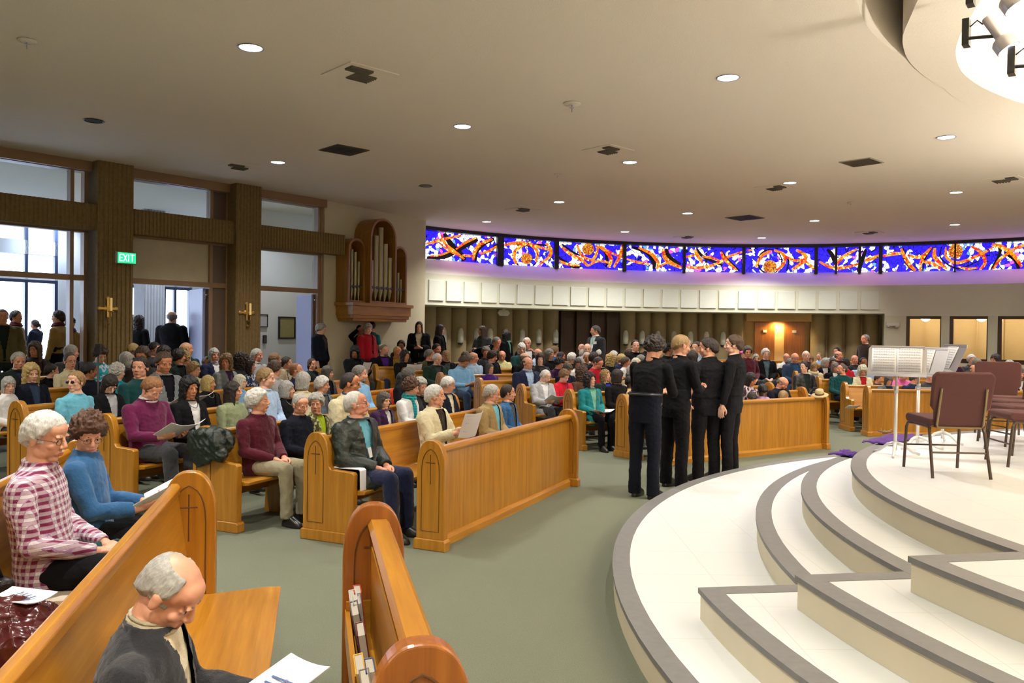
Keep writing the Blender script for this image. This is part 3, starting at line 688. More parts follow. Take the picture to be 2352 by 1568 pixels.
stack_chair('rose padded chair farthest back, its padded front facing the camera', (5.62, 9.4, ZT), R_(245))
stack_chair('rose padded chair at the right picture edge, seat nearest the camera', (4.66, 7.35, ZT), R_(172))
stack_chair('rose padded chair second from the camera at the right edge', (5.1, 8.1, ZT), R_(180))
stack_chair('rose padded chair third from the camera at the right edge, mostly hidden', (5.4, 8.75, ZT), R_(184))

# ================================================================ MUSIC STANDS
STM = plain('silver_stand', (.50, .49, .50), .35, .6, var=.04); STW = plain('white_stand_foot', (.74, .74, .74), .3, .3, var=.03)
PAPER = plain('paper', (.82, .82, .84), .7, var=.02, bst=0)
INK = plain('print_ink', (.12, .12, .14), .6)
def music_stand(label, loc, az, h=1.0, pages=2, sh='sheet music on the music stand', rt=.25):
    r = empty('music_stand', loc, az - PI / 2); tag(r, label, 'music stand', 'silver music stands on the stage')
    b = MB(); b.tube([(0, 0, .05), (0, 0, .62)], .016, 12); b.build('lower_tube', STW, r, True)
    b = MB(); b.tube([(0, 0, .6), (0, 0, h)], .0105, 10); b.lathe([(.02, .6), (.02, .66)], 12); b.build('upper_tube', STM, r, True)
    for k in range(3):
        a = 2 * PI * k / 3 + .5; b = MB()
        b.tube([(0, 0, .12), (.08 * math.cos(a), .08 * math.sin(a), .10), (.17 * math.cos(a), .17 * math.sin(a), .03), (.235 * math.cos(a), .235 * math.sin(a), .012)], [.02, .016, .012, .012], 8); b.build('foot', STW, r, True)
    Md = Matrix.Translation((0, 0, h)) @ Matrix.Rotation(R_(-24), 4, 'X')   # desk leans away from the reader at -y
    b = MB(); b.prism([(-.255, -.02), (.255, -.02), (.255, .26), (.23, .295), (-.23, .295), (-.255, .26)], 0, .004, 'xz', 0, Md); b.box(-.255, .255, -.065, 0, -.024, -.02, 0, Md); b.box(-.255, .255, -.068, -.064, -.024, -.008, 0, Md)
    d = b.build('desk', STM, r)
    b = MB()
    for q in (.262, .277): b.box(-.235, .235, -.0015, 0, q, q + .005, 0, Md)
    b.build('slot', DARK if 0 else plain('slot_grey', (.2, .2, .21), .5), d)
    W_ = r.matrix_basis
    p = empty('sheet_music', (0, 0, 0)); p.matrix_world = Matrix.Translation(loc) @ Matrix.Rotation(az - PI / 2, 4, 'Z') @ Md
    tag(p, sh, 'sheet music')
    for k in range(pages):
        x0 = (-.225 + k * .222) if pages == 2 else -.11
        b = MB(); ns = 7; vs = []; z1 = .262
        for i in range(ns + 1):
            q = i / ns; vs += [(x0 + .22 * q, -.008 - .006 * math.sin(PI * q), -.015), (x0 + .22 * q, -.008 - .006 * math.sin(PI * q), z1)]
        b.add(vs, [(2 * i, 2 * i + 2, 2 * i + 3, 2 * i + 1) for i in range(ns)]); pg = b.build('page', PAPER, p, True); so = pg.modifiers.new('s', 'SOLIDIFY'); so.thickness = .0012
        b = MB()
        for j in range(9):
            for l in range(5):
                z = .02 + j * .028 + l * .0028
                for i in range(ns):
                    q0, q1 = max(.06, i / ns), min(.94, (i + 1) / ns)
                    b.add([(x0 + .22 * q0, -.0105 - .006 * math.sin(PI * q0), z), (x0 + .22 * q1, -.0105 - .006 * math.sin(PI * q1), z), (x0 + .22 * q1, -.0105 - .006 * math.sin(PI * q1), z + .0007), (x0 + .22 * q0, -.0105 - .006 * math.sin(PI * q0), z + .0007)], [(0, 1, 2, 3)])
        rr = random.Random(k + int(loc[0] * 10))
        for j in range(9):
            for l in range(9):
                xx = x0 + .02 + l * .021 + rr.random() * .006; zz = .02 + j * .028 + rr.random() * .011
                b.box(xx, xx + .0035, -.0175, -.0165, zz, zz + .003); b.box(xx + .003, xx + .0036, -.0175, -.0165, zz, zz + .009)
        b.build('printed_staves', INK, pg)
    return r
music_stand('silver music stand with two open pages, nearest the camera', (3.67, 7.8, ZT), R_(62), .775, sh='two open white pages of printed music on the nearest stand')
music_stand('silver music stand directly behind the nearest one, one page in view', (4.13, 8.3, ZT), R_(28), .76, 1, 'single white music page on the second stand')
music_stand('silver music stand behind, its tall narrow page tilted sideways', (4.62, 8.75, ZT), R_(-1), .79, 1, 'narrow white music page on the farthest stand')

# ================================================================ ORGAN
ORGD = wood('organ_wood', (.24, .11, .014), (.42, .20, .03), 2, .4); PIPE = plain('organ_pipe', (.36, .33, .17), .4, .55, var=.1)
OM = OW @ Matrix.Translation((0, -.5, 0))      # x along wall, y into wall
og = empty('pipe_organ'); og.matrix_world = OM @ Matrix.Translation((1.32, 0, 2.05)); tag(og, 'small wooden pipe organ case mounted on the cream wall', 'organ')
X = lambda s: s - 1.32
b = MB(); b.box(X(.33), X(2.31), 0, .5, .13, .36)
for y0, z0, z1 in ((-.045, .33, .40), (.03, .06, .14), (.07, 0, .07)): b.box(X(.33 + max(0, y0)) + (y0 if y0 < 0 else 0), X(2.31 - max(0, y0)) - (y0 if y0 < 0 else 0), y0, .5, z0, z1)
b.build('bracket_shelf', wood('organ_shelf', (.34, .15, .016), (.55, .27, .035), 0, .4), og, bevel=.008)
def tower(c, hw, z0, zs, zt, depth, nm_):
    P = []
    for q in range(0, 13):
        t = q / 12 * PI; P.append((c + hw * math.cos(t), zs + (zt - zs) * math.sin(t) ** .8))
    P = [(c + hw, z0)] + P + [(c - hw, z0)]
    Pi = [(c + (x - c) * (hw - .055) / hw, z0 + .05 if z == z0 else z - .05 * ((z - zs) / (zt - zs) if z > zs else 0)) for x, z in P]
    b = MB(); n = len(P)
    for y0, y1 in ((-.0, depth),):
        vs = [(x, y0, z) for x, z in P] + [(x, y0, z) for x, z in Pi] + [(x, y1, z) for x, z in P] + [(x, y1, z) for x, z in Pi]
        fs = []
        for i in range(n):
            j = (i + 1) % n
            fs += [(i, j, n + j, n + i), (2 * n + i, 2 * n + j, j, i), (n + i, n + j, 3 * n + j, 3 * n + i), (2 * n + j, 2 * n + i, 3 * n + i, 3 * n + j)]
        b.add(vs, fs)
    b.prism(P, depth - .03, depth - .02, 'xz'); t = b.build(nm_, ORGD, og, bevel=.006)
    return t
for c, hw, zs, zt, y, hs in ((X(.59), .27, 1.5, 1.79, .13, (1.35, 1.55, 1.5, 1.3)), (X(1.32), .45, 1.75, 2.30, .0, (1.35, 1.9, 2.1, 1.75, 1.45)), (X(2.06), .255, 1.45, 1.76, .13, (1.5, 1.35, 1.15, 1.0))):
    t = tower(c, hw, .40, zs, zt, .5 - y - .01, 'case_arch'); t.location = (0, y, 0)
    for k, hgt in enumerate(hs):
        px_ = c - hw + .05 + (2 * hw - .1) * (k + .5) / len(hs); r_ = (2 * hw - .12) / len(hs) * (.42 if len(hs) == 5 else .36)
        b = MB(); m = Matrix.Translation((px_, y + .11, 0)); b.lathe([(.012, .45), (r_, .68), (r_ * 1.02, .70), (r_, .72), (r_, min(hgt, zt - .12))], 14, 0, m); p = b.build('pipe', PIPE, og, True, autosmooth=35)
        b = MB(); b.box(px_ - r_ * .4, px_ + r_ * .4, y + .11 - r_ - .003, y + .11 - r_ + .01, .72, .78); b.build('mouth', DARK, p)
    b = MB(); b.box(c - hw + .05, c + hw - .05, y + .03, y + .045, .74, .765); b.build('pipe_rail', plain('dark_green_rail', (.05, .07, .04), .4), og)
# sloping shadow-line strip and other things on walls are left to the light
# ================================================================ EXIT SIGN, SCONCES, FRAMES
ex = empty('exit_sign'); ex.matrix_world = LW @ Matrix.Translation((1.60, -.31, 2.92)); tag(ex, 'green lit exit sign on the ribbed pilaster', 'sign')
b = MB(); b.box(0, .36, -.03, .012, 0, .2); b.build('housing', plain('exit_grey', (.25, .3, .22), .5), ex)
b = MB(); b.box(.045, .345, -.034, -.03, .015, .185); b.build('face', plain('exit_green', (.0, .3, .1), .5, emit=(.01, .75, .22), es=1.6, bst=0, var=0), ex)
b = MB(); EM = plain('exit_letter', (.6, 1, .7), .5, emit=(.55, 1, .65), es=3.5, bst=0, var=0)
def seg(x0, z0, x1, z1, w=.012):
    d = Vector((x1 - x0, z1 - z0)).normalized() * w * .5; nn = Vector((-d.y, d.x)); P = [Vector((x0, z0)) - d + nn, Vector((x1, z1)) + d + nn, Vector((x1, z1)) + d - nn, Vector((x0, z0)) - d - nn]
    b.prism([(p.x, p.y) for p in P][::-1], -.037, -.0345, 'xz')
x = .075
for s_ in (((0, 0), (0, .11)), ((0, .11), (.045, .11)), ((0, .055), (.038, .055)), ((0, 0), (.045, 0))): seg(x + s_[0][0], .045 + s_[0][1], x + s_[1][0], .045 + s_[1][1])
x = .14; seg(x, .045, x + .055, .155); seg(x, .155, x + .055, .045); x = .225; seg(x, .045, x, .155); x = .285; seg(x, .045, x, .155); seg(x - .03, .155, x + .03, .155)
b.build('letters', EM, ex)
BRASS = plain('brass', (.62, .40, .10), .3, .85, var=.1)
for s, lab in ((1.50, 'brass candle wall sconce with crossed back plate below the exit sign'), (4.10, 'brass candle wall sconce on the right ribbed pilaster')):
    r = empty('candle_sconce'); r.matrix_world = LW @ Matrix.Translation((s, -.30, 2.16)); tag(r, lab, 'wall lamp', 'brass candle sconces')
    b = MB(); b.lathe([(.05, -.012), (.055, 0), (.03, .012)], 14, 0, Matrix.Rotation(PI / 2, 4, 'X')); b.box(-.14, .14, -.02, 0, -.018, .018); b.box(-.018, .018, -.02, 0, -.16, .17)
    for cx, cz in ((-.14, 0), (.14, 0), (0, .17)): b.lathe([(.028, -.01), (.034, 0), (.02, .01)], 10, 0, Matrix.Translation((cx, -.01, cz)) @ Matrix.Rotation(PI / 2, 4, 'X'))
    b.build('back_plate', BRASS, r)
    b = MB(); b.tube([(0, -.02, -.15), (0, -.08, -.17), (.0, -.13, -.13), (0, -.13, -.06)], .009, 8); b.lathe([(.0, -.07), (.045, -.055), (.05, -.045), (.02, -.04)], 14, 0, Matrix.Translation((0, -.13, 0))); b.lathe([(.005, -.16), (.03, -.13), (.0, -.10)], 12, 0, Matrix.Translation((0, -.04, -.12))); b.build('arm', BRASS, r)
    b = MB(); b.lathe([(.02, -.04), (.02, .17), (.008, .175)], 12, 0, Matrix.Translation((0, -.13, 0))); b.build('candle', plain('candle_wax', (.8, .62, .3), .5, emit=(1, .6, .15), es=.25), r)
for (s, z0, z1, wd_, lab, fc) in ((6.16, 1.90, 2.19, .22, 'small white document in thin black frame on lobby wall', (.6, .62, .66)), (6.80, 1.63, 2.15, .46, 'large black framed yellowish picture on the lobby wall', (.36, .30, .12)), (6.2, 1.52, 1.71, .08, 'small dark notice below the framed document', (.18, .12, .14))):
    r = empty('picture_frame'); r.matrix_world = LW @ Matrix.Translation((s, 2.3, z0)); tag(r, lab, 'picture')
    h_ = z1 - z0; b = MB(); t = .03 if wd_ > .3 else .014
    b.box(-wd_ / 2, wd_ / 2, -.05, -.004, 0, t); b.box(-wd_ / 2, wd_ / 2, -.05, -.004, h_ - t, h_); b.box(-wd_ / 2, -wd_ / 2 + t, -.05, -.004, t, h_ - t); b.box(wd_ / 2 - t, wd_ / 2, -.05, -.004, t, h_ - t); b.build('frame', DARK, r)
    b = MB(); b.box(-wd_ / 2 + t, wd_ / 2 - t, -.03, -.004, t, h_ - t); b.build('picture', plain('picture_%d' % int(s * 100), fc, .5, var=.15, scale=20), r)
a = R_(gang(1180, 12.3)[0]); r = empty('exit_sign', (GX + 12.9 * math.cos(a), GY + 12.9 * math.sin(a), 2.52), a + PI / 2); tag(r, 'small white ceiling exit sign hanging before the fluted wall', 'sign')
b = MB(); b.box(-.13, .13, -.02, .02, -.2, -.03); b.box(-.05, .05, -.01, .01, -.03, 0); b.build('sign_body', plain('sign_white', (.7, .68, .6), .5, emit=(1, .95, .8), es=.25), r)
b = MB(); b.prism([(.13, -.2), (.2, -.115), (.13, -.03)], -.018, .018, 'xz'); b.prism([(-.13, -.2), (-.13, -.03), (-.2, -.115)], -.018, .018, 'xz'); b.build('arrow_ends', plain('sign_white', (.7, .68, .6), .5), r)
a = R_(gang(2050, 12.0)[0]); r = empty('emergency_light', (GX + 11.99 * math.cos(a), GY + 11.99 * math.sin(a), 2.2), a + PI / 2); tag(r, 'white emergency light unit with two lamp heads on right wall', 'emergency light')
b = MB(); b.box(-.17, .17, 0, .08, -.03, .08); b.build('housing', plain('sign_white', (.7, .68, .6), .5), r, bevel=.01)
for sx in (-.1, .12):
    b = MB(); b.lathe([(.03, -.05), (.045, -.0), (.03, .03)], 12, 0, Matrix.Translation((sx, .1, -.04)) @ Matrix.Rotation(R_(70), 4, 'X')); b.build('lamp_head', plain('lamp_glass', (.6, .6, .5), .3), r, True)

# ================================================================ CEILING FITTINGS
LAMP = plain('lamp_glow', (1, 1, 1), .5, emit=(.92, .93, 1.0), es=14, bst=0, var=0); RIMM = plain('lamp_trim', (.5, .47, .55), .3, .3)
def down(x, y, lab, lit=True, z=CEIL):
    r = empty('downlight', (x, y, z)); tag(r, lab, 'ceiling light', 'round ceiling downlights')
    b = MB(); n = 28; prof = [(.118, -.002), (.128, -.008), (.118, -.012), (.108, -.006), (.104, .0)]
    b.v = [(rr * math.cos(2 * PI * k / n), rr * math.sin(2 * PI * k / n), zz) for rr, zz in prof for k in range(n)]
    for i in range(len(prof) - 1):
        for k in range(n): b.f.append((i * n + k, i * n + (k + 1) % n, (i + 1) * n + (k + 1) % n, (i + 1) * n + k)); b.m.append(0)
    b.build('trim_ring', RIMM if lit else DARK, r, True)
    b = MB(); b.lathe([(.105, -.006), (.1, -.003)], 28); b.build('lens', LAMP if lit else DARK, r)
spots = [(569, 111), (1662, 180), (1056, 291), (634, 373), (1440, 373), (2164, 316), (1808, 420), (1280, 464), (1575, 490), (1866, 507), (2189, 442), (2187, 516), (1114, 509), (1432, 532), (1746, 546)]
where = ['largest, top left', 'right of centre, nearest the dome', 'centre top, left of the sprinkler', 'over the lobby doors', 'centre, beside a vent', 'just below the dome edge', 'beside the vent right of centre', 'centre, above the parapet clock side', 'far centre, left of a flat grille', 'far right of centre, small', 'right side, between two vents', 'right side, lowest small one', 'far left, above the stained glass start', 'far centre, lowest over stained glass', 'smallest, farthest over the stained glass']
where[7] = 'centre, midway between doors and dome'
for (x, y), (X_, Y_), wv in zip(spots, DL, where): down(X_, Y_, 'lit round ceiling downlight, ' + wv)
down(-5.61, 10.94, 'unlit dark round ceiling opening at far left', False); down(-1.67, 15.51, 'unlit dark round ceiling opening near the organ', False)
VENT = plain('vent_metal', (.10, .085, .055), .6, var=.2)
def vent(x, y, lab, kind=0, rz=.7, s=.30):
    r = empty('ceiling_vent', (x, y, CEIL), rz); tag(r, lab, 'vent', 'square ceiling air vents')
    b = MB(); b.box(-s, s, -s, s, -.012, -.001); b.build('frame', CEILM if kind == 0 else (plain('pale_vent', (.40, .36, .28), .6) if lab.startswith('pale') else VENT), r)
    if kind == 0:
        for (x0, x1, y0, y1) in ((-s * .8, s * .1, -s * .75, -s * .28), (-s * .25, s * .6, -s * .2, s * .55)):
            b = MB(); b.box(x0, x1, y0, y1, -.022, -.012); 
            for k in range(5): yy = y0 + (y1 - y0) * (k + .5) / 5; b.box(x0, x1, yy - .006, yy + .006, -.034, -.022)
            b.build('louvre', VENT, r)
    else:
        b = MB()
        for k in range(14): q = -s + .02 + (2 * s - .04) * k / 13; b.box(q - .004, q + .004, -s + .02, s - .02, -.018, -.012)
        b.build('grille_bars', VENT if lab.startswith('pale') else DARK, r)
for x, y, l, k, s in ((-1.67, 8.82, 'ceiling vent with two dark louvres, largest, left of centre', 0, .30), (-2.6, 12.52, 'dark square flat ceiling grille above the lobby doors', 1, .28), (-4.68, 13.91, 'small ceiling vent nearest the ribbed pilasters', 0, .27),
      (1.4, 12.29, 'ceiling vent in the centre beside a downlight', 0, .28), (.2, 18.32, 'small ceiling vent in front of the pipe organ', 0, .28), (5.4, 19.16, 'flat grey ceiling grille right of centre', 1, .33), (4.85, 15.22, 'ceiling vent just left of a downlight right of centre', 0, .28),
      (5.46, 12.91, 'pale ceiling vent between the dome and a downlight', 1, .25), (8.46, 14.18, 'ceiling vent at the right edge below the dome', 0, .3), (4.89, 23.06, 'far small ceiling vent over the stained glass centre', 0, .28), (9.37, 21.58, 'far small ceiling vent over the right stained glass', 0, .28)):
    vent(x, y, l, k, .75, s)
def sprinkler(x, y, lab, s=1):
    r = empty('ceiling_sprinkler', (x, y, CEIL)); tag(r, lab, 'sprinkler'); b = MB(); b.lathe([(.11 * s, -.004), (.10 * s, -.02), (.04 * s, -.024)], 18); b.build('escutcheon', CEILM, r, True)
    b = MB(); b.tube([(0, 0, -.02), (0, 0, -.11 * s)], .008 * s, 8); b.lathe([(.03 * s, -.06 * s), (.03 * s, -.055 * s)], 10); b.build('stem', RIMM, r)
sprinkler(.68, 9.82, 'ceiling sprinkler with hanging stem, top centre'); sprinkler(-4.7, 7.9, 'faint pale ceiling sprinkler at top left', .8)
sprinkler(.75, 14.2, 'tiny ceiling sprinkler in the middle distance', .6); sprinkler(6.9, 16.8, 'tiny ceiling sprinkler right of centre', .6)
# track spotlights on the drum wall
SPM = plain('spot_grey', (.48, .46, .47), .35, .5)
def track(px, py, Y, lab, s=1.0, aim=(2, -2)):
    p = at_depth(px, py, Y); r = empty('track_spotlight', p, R_(-38)); tag(r, lab, 'spotlight', 'spotlights in the ceiling recess')
    b = MB(); b.box(-.16 * s, -.11 * s, -.05, .05, -.09 * s, .12 * s); b.tube([(-.11 * s, 0, -.03 * s), (.06 * s, 0, -.05 * s)], .014 * s, 8); b.tube([(-.11 * s, 0, .06 * s), (-.06 * s, 0, .1 * s), (-.02 * s, 0, .06 * s)], .006, 6); b.build('wall_bracket', DARK, r)
    m = Matrix.Translation((.06 * s, 0, .0)) @ Matrix.Rotation(R_(-30), 4, 'Y')
    b = MB(); b.lathe([(.03 * s, .12 * s), (.036 * s, .11 * s), (.036 * s, -.08 * s), (.07 * s, -.10 * s), (.085 * s, -.12 * s), (.085 * s, -.2 * s)], 18, 0, m); b.build('lamp_body', SPM, r, True, autosmooth=40)
    b = MB(); b.lathe([(.08 * s, -.19 * s), (.078 * s, -.2 * s)], 18, 0, m); b.build('lens', LAMP, r)
track(2250, 75, 6.5, 'lit grey spotlight bracketed in the ceiling recess', 1.0)
track(2358, 140, 6.3, 'spotlight bracket cut by the right picture edge', 1.0)
track(2262, -22, 6.0, 'spotlight at the very top edge, only its lens glow showing', 1.0)
a = R_(gang(1575, 12.2)[0])
# ================================================================ PEOPLE
PAL = dict(black=(16, 16, 20), navy=(26, 32, 62), dnavy=(18, 22, 36), white=(225, 225, 225), cream=(205, 195, 165), ivory=(214, 205, 170), grey=(120, 122, 126), dgrey=(58, 60, 64), lgrey=(168, 170, 174), charcoal=(40, 42, 46),
    blue=(45, 90, 135), lblue=(125, 175, 215), pblue=(165, 190, 220), royal=(35, 55, 170), denim=(45, 62, 92), teal=(20, 120, 125), dteal=(12, 60, 62), turq=(25, 160, 170), aqua=(105, 180, 205), green=(28, 52, 42), dgreen=(20, 34, 28), olive=(80, 74, 38),
    lime=(165, 190, 20), sage=(135, 145, 110), mint=(120, 180, 160), red=(190, 20, 40), crimson=(165, 14, 34), maroon=(78, 16, 34), plum=(58, 28, 58), magenta=(92, 18, 62), purple=(72, 28, 120), pink=(225, 110, 180), lilac=(205, 165, 215), orange=(225, 62, 25),
    tan=(150, 128, 85), scout=(150, 120, 66), khaki=(150, 142, 115), brown=(80, 55, 38), dbrown=(42, 28, 22), beige=(200, 172, 120), mustard=(135, 105, 40), stone=(172, 160, 132), slate=(80, 98, 110), tweed=(112, 118, 118), yellow=(215, 210, 150), dpurple=(50, 20, 60))
HAIR = dict(white=(215, 212, 205), silver=(170, 168, 160), grey=(122, 118, 110), dgrey=(80, 76, 70), black=(16, 14, 15), dbrown=(38, 26, 20), brown=(72, 50, 32), lbrown=(120, 92, 58), blond=(185, 160, 100), sandy=(150, 120, 75), red=(138, 92, 50), auburn=(82, 50, 28), wblond=(225, 215, 190))
SKIN = dict(f=(214, 160, 130), p=(228, 182, 155), r=(216, 152, 124), t=(190, 130, 90), m=(150, 100, 62), d=(80, 52, 38))
def skin_mat(k):
    n = 'skin_' + k
    if n in MATS: return MATS[n]
    m, nt, bs = new_mat(n); c = srgb(*SKIN[k]); v = coords(nt)
    nt.links.new(mix(nt, noise_n(nt, v, 14, 3), tuple(x * y for x, y in zip(c, (.86, .74, .72))), tuple(min(1, x * 1.1) for x in c)), bs.inputs['Base Color'])
    bs.inputs['Roughness'].default_value = .5; bs.inputs['Subsurface Weight'].default_value = 0; bump(nt, bs, noise_n(nt, v, 160, 2), .12, .002)
    MATS[n] = m; return m
def cloth(k, pat=None):
    n = 'cloth_%s_%s' % (k, pat)
    if n in MATS: return MATS[n]
    c = srgb(*PAL[k]); m, nt, bs = new_mat(n); v = coords(nt)
    base = mix(nt, noise_n(nt, v, 9, 3), tuple(x * .82 for x in c), tuple(min(1, x * 1.15) for x in c))
    if pat == 'plaid':
        s = nt.nodes.new('ShaderNodeSeparateXYZ'); nt.links.new(v, s.inputs[0])
        def stripe(o, f, w): return math_n(nt, 'LESS_THAN', math_n(nt, 'FRACT', math_n(nt, 'MULTIPLY', o, f)), w)
        h = stripe(s.outputs[2], 30, .5); a = math_n(nt, 'ADD', s.outputs[0], math_n(nt, 'MULTIPLY', s.outputs[1], .8)); vv = stripe(a, 30, .5); t1 = stripe(s.outputs[2], 60, .12); t2 = stripe(a, 60, .12)
        q = math_n(nt, 'MULTIPLY', math_n(nt, 'ADD', h, vv), .5)
        base = mix(nt, math_n(nt, 'MAXIMUM', t1, t2), mix(nt, q, (.70, .66, .68), srgb(120, 38, 70)), (.35, .2, .35)) if k == 'maroon' else mix(nt, q, tuple(x * .6 for x in c), tuple(min(1, x * 2.0) for x in c))
    if pat in ('floral', 'leaf'):
        vo = nt.nodes.new('ShaderNodeTexVoronoi'); nt.links.new(v, vo.inputs['Vector']); vo.inputs['Scale'].default_value = 26
        base = mix(nt, math_n(nt, 'GREATER_THAN', noise_n(nt, v, 22, 3), .52), base, (.38, .42, .24) if pat == 'leaf' else (.55, .62, .75))
    if pat == 'zebra':
        base = mix(nt, math_n(nt, 'GREATER_THAN', math_n(nt, 'SINE', math_n(nt, 'ADD', math_n(nt, 'MULTIPLY', noise_n(nt, v, 6, 2), 30), 0)), 0.), (.06, .03, .05), (.6, .5, .55))
    nt.links.new(base, bs.inputs['Base Color'])
    le = pat == 'leather'
    bs.inputs['Roughness'].default_value = .33 if le else .92; bs.inputs['Specular IOR Level'].default_value = .55 if le else .2
    if not le: bs.inputs['Sheen Weight'].default_value = .15 if k not in ('black', 'dnavy') else .0
    h = math_n(nt, 'ADD', math_n(nt, 'MULTIPLY', noise_n(nt, v, 13, 3), 1.0), math_n(nt, 'MULTIPLY', noise_n(nt, v, 220, 2), .12)); bump(nt, bs, h, .7 if not le else .9, .022)
    MATS[n] = m; return m
def hair_mat(k):
    n = 'hair_' + k
    if n in MATS: return MATS[n]
    c = srgb(*HAIR[k]); m, nt, bs = new_mat(n); s = noise_n(nt, coords(nt, (120, 120, 16)), 1, 3); s2 = noise_n(nt, coords(nt), 30, 3)
    nt.links.new(mix(nt, math_n(nt, 'MULTIPLY', math_n(nt, 'ADD', s, s2), .5), tuple(x * .30 for x in c), tuple(min(1, x * 1.45) for x in c)), bs.inputs['Base Color'])
    bs.inputs['Roughness'].default_value = .6; bump(nt, bs, math_n(nt, 'ADD', s, s2), .8, .006); MATS[n] = m; return m
EYEW = plain('eye_white', (.62, .58, .54), .25, bst=0); IRIS = plain('iris', (.03, .02, .015), .2, bst=0); LIP = plain('lips', srgb(170, 90, 84), .45, bst=0)
SHOE = plain('shoe_leather', (.015, .013, .012), .35); WIRE = plain('spectacle_wire', (.08, .07, .06), .25, .6, bst=0)

V3 = Vector
def ell(b, c, r, M=None, n=12, m=8):
    M = (M or Matrix()) @ Matrix.Translation(c) @ Matrix.Diagonal((*r, 1)); vs = []
    for i in range(1, m):
        t = PI * i / m
        for k in range(n): q = 2 * PI * k / n; vs.append(M @ V3((math.sin(t) * math.cos(q), math.sin(t) * math.sin(q), math.cos(t))))
    o = len(vs); vs += [M @ V3((0, 0, 1)), M @ V3((0, 0, -1))]; fs = []
    for k in range(n):
        j = (k + 1) % n; fs += [(o, k, j), (o + 1, (m - 2) * n + j, (m - 2) * n + k)]
        for i in range(m - 2): fs.append((i * n + k, (i + 1) * n + k, (i + 1) * n + j, i * n + j))
    b.add(vs, fs)
def loft(b, rings, n=20):
    vs = []
    for (x, y, z, rx, ry) in rings:
        for k in range(n):
            q = 2 * PI * k / n; cx, sy = math.cos(q), math.sin(q); e = .82
            vs.append(V3((x + rx * math.copysign(abs(cx) ** e, cx), y + ry * math.copysign(abs(sy) ** e, sy), z)))
    fs = []
    for i in range(len(rings) - 1):
        for k in range(n): j = (k + 1) % n; fs.append((i * n + k, i * n + j, (i + 1) * n + j, (i + 1) * n + k))
    fs += [tuple(range(n - 1, -1, -1)), tuple((len(rings) - 1) * n + k for k in range(n))]
    b.add(vs, fs)
def limb(b, pts, rs, n=12):
    b.tube(pts, list(rs), n)
    for p, r in zip(pts, rs): ell(b, p, (r, r, r), None, 10, 7)
def hand(b, w, d, nrm, thumb, curl=.5, g=0.0):
    d = V3(d).normalized(); nrm = V3(nrm); nrm = (nrm - d * nrm.dot(d)).normalized(); s = d.cross(nrm).normalized(); w = V3(w)
    M = Matrix.Translation(w) @ Matrix((s, d, nrm)).transposed().to_4x4()
    ell(b, (0, .048, 0), (.040 + g, .054, .015 + g), M); limb(b, [M @ V3(p) for p in ((0, -.03, 0), (0, .02, 0))], (.026, .026), 10)
    for off, L, c0 in ((-.0295, .066, 1.0), (-.0100, .078, .9), (.0098, .073, 1.0), (.0285, .057, 1.15)):
        p = V3((off, .088, .0)); a = curl * .5 * c0; P = [M @ p]
        for q in (.42, .33, .25):
            p = p + V3((off * .12, math.cos(a), math.sin(a) * 1.0)) * L * q; P.append(M @ p); a += curl * .8 * c0
        b.tube([M @ V3((off * .8, .05, 0))] + P, [.0105, .0098, .0088, .008, .0068], 8); ell(b, P[-1], (.0068,) * 3, None, 8, 6)
    t = thumb; P = [M @ V3(p) for p in ((t * .025, .015, .0), (t * .048, .048, .012), (t * .052, .075, .022), (t * .046, .097, .03))]; limb(b, P, (.015, .0125, .011, .009), 8)

_head_lo = [None]
def head_prims(b, M, female=False):
    e = lambda c, r, n=14, m=10: ell(b, c, r, M, n, m)
    e((0, -.014, .030), (.0745, .093, .083), 20, 14); e((0, .018, -.030), (.0605, .068, .085), 18, 12); e((0, .036, .045), (.061, .051, .048))
    e((0, .050, -.092), (.030, .028, .022)); 
    for s in (-1, 1):
        e((s * .036, .010, -.066), (.026, .042, .034)); e((s * .037, .056, -.027), (.021, .020, .020)); e((s * .026, .079, .021), (.025, .0105, .0075)); e((s * .0765, -.010, -.010), (.0075, .018, .030)); e((s * .080, -.016, .004), (.006, .014, .014))
        e((s * .0115, .092, -.032), (.009, .010, .008)); e((s * .031, .0655, .001), (.0155, .0125, .0105))
    b.tube([M @ V3(p) for p in ((0, .078, .020), (0, .090, .0), (0, .101, -.024), (0, .098, -.033))], [.008, .0095, .0125, .010], 10); e((0, .100, -.029), (.0125, .011, .010))
    e((0, .083, -.059), (.021, .0085, .0065)); e((0, .081, -.068), (.017, .009, .0062)); e((0, .074, -.064), (.026, .012, .014))
def head_matrix(J, yaw, pitch):
    return Matrix.Translation(J['neck']) @ Matrix.Rotation(R_(J.get('leanh', 0)), 4, 'X') @ Matrix.Rotation(R_(yaw), 4, 'Z') @ Matrix.Rotation(R_(-pitch), 4, 'X') @ Matrix.Translation((0, .012, .092))
def mir(p, s): return (p[0] * s, p[1], p[2])
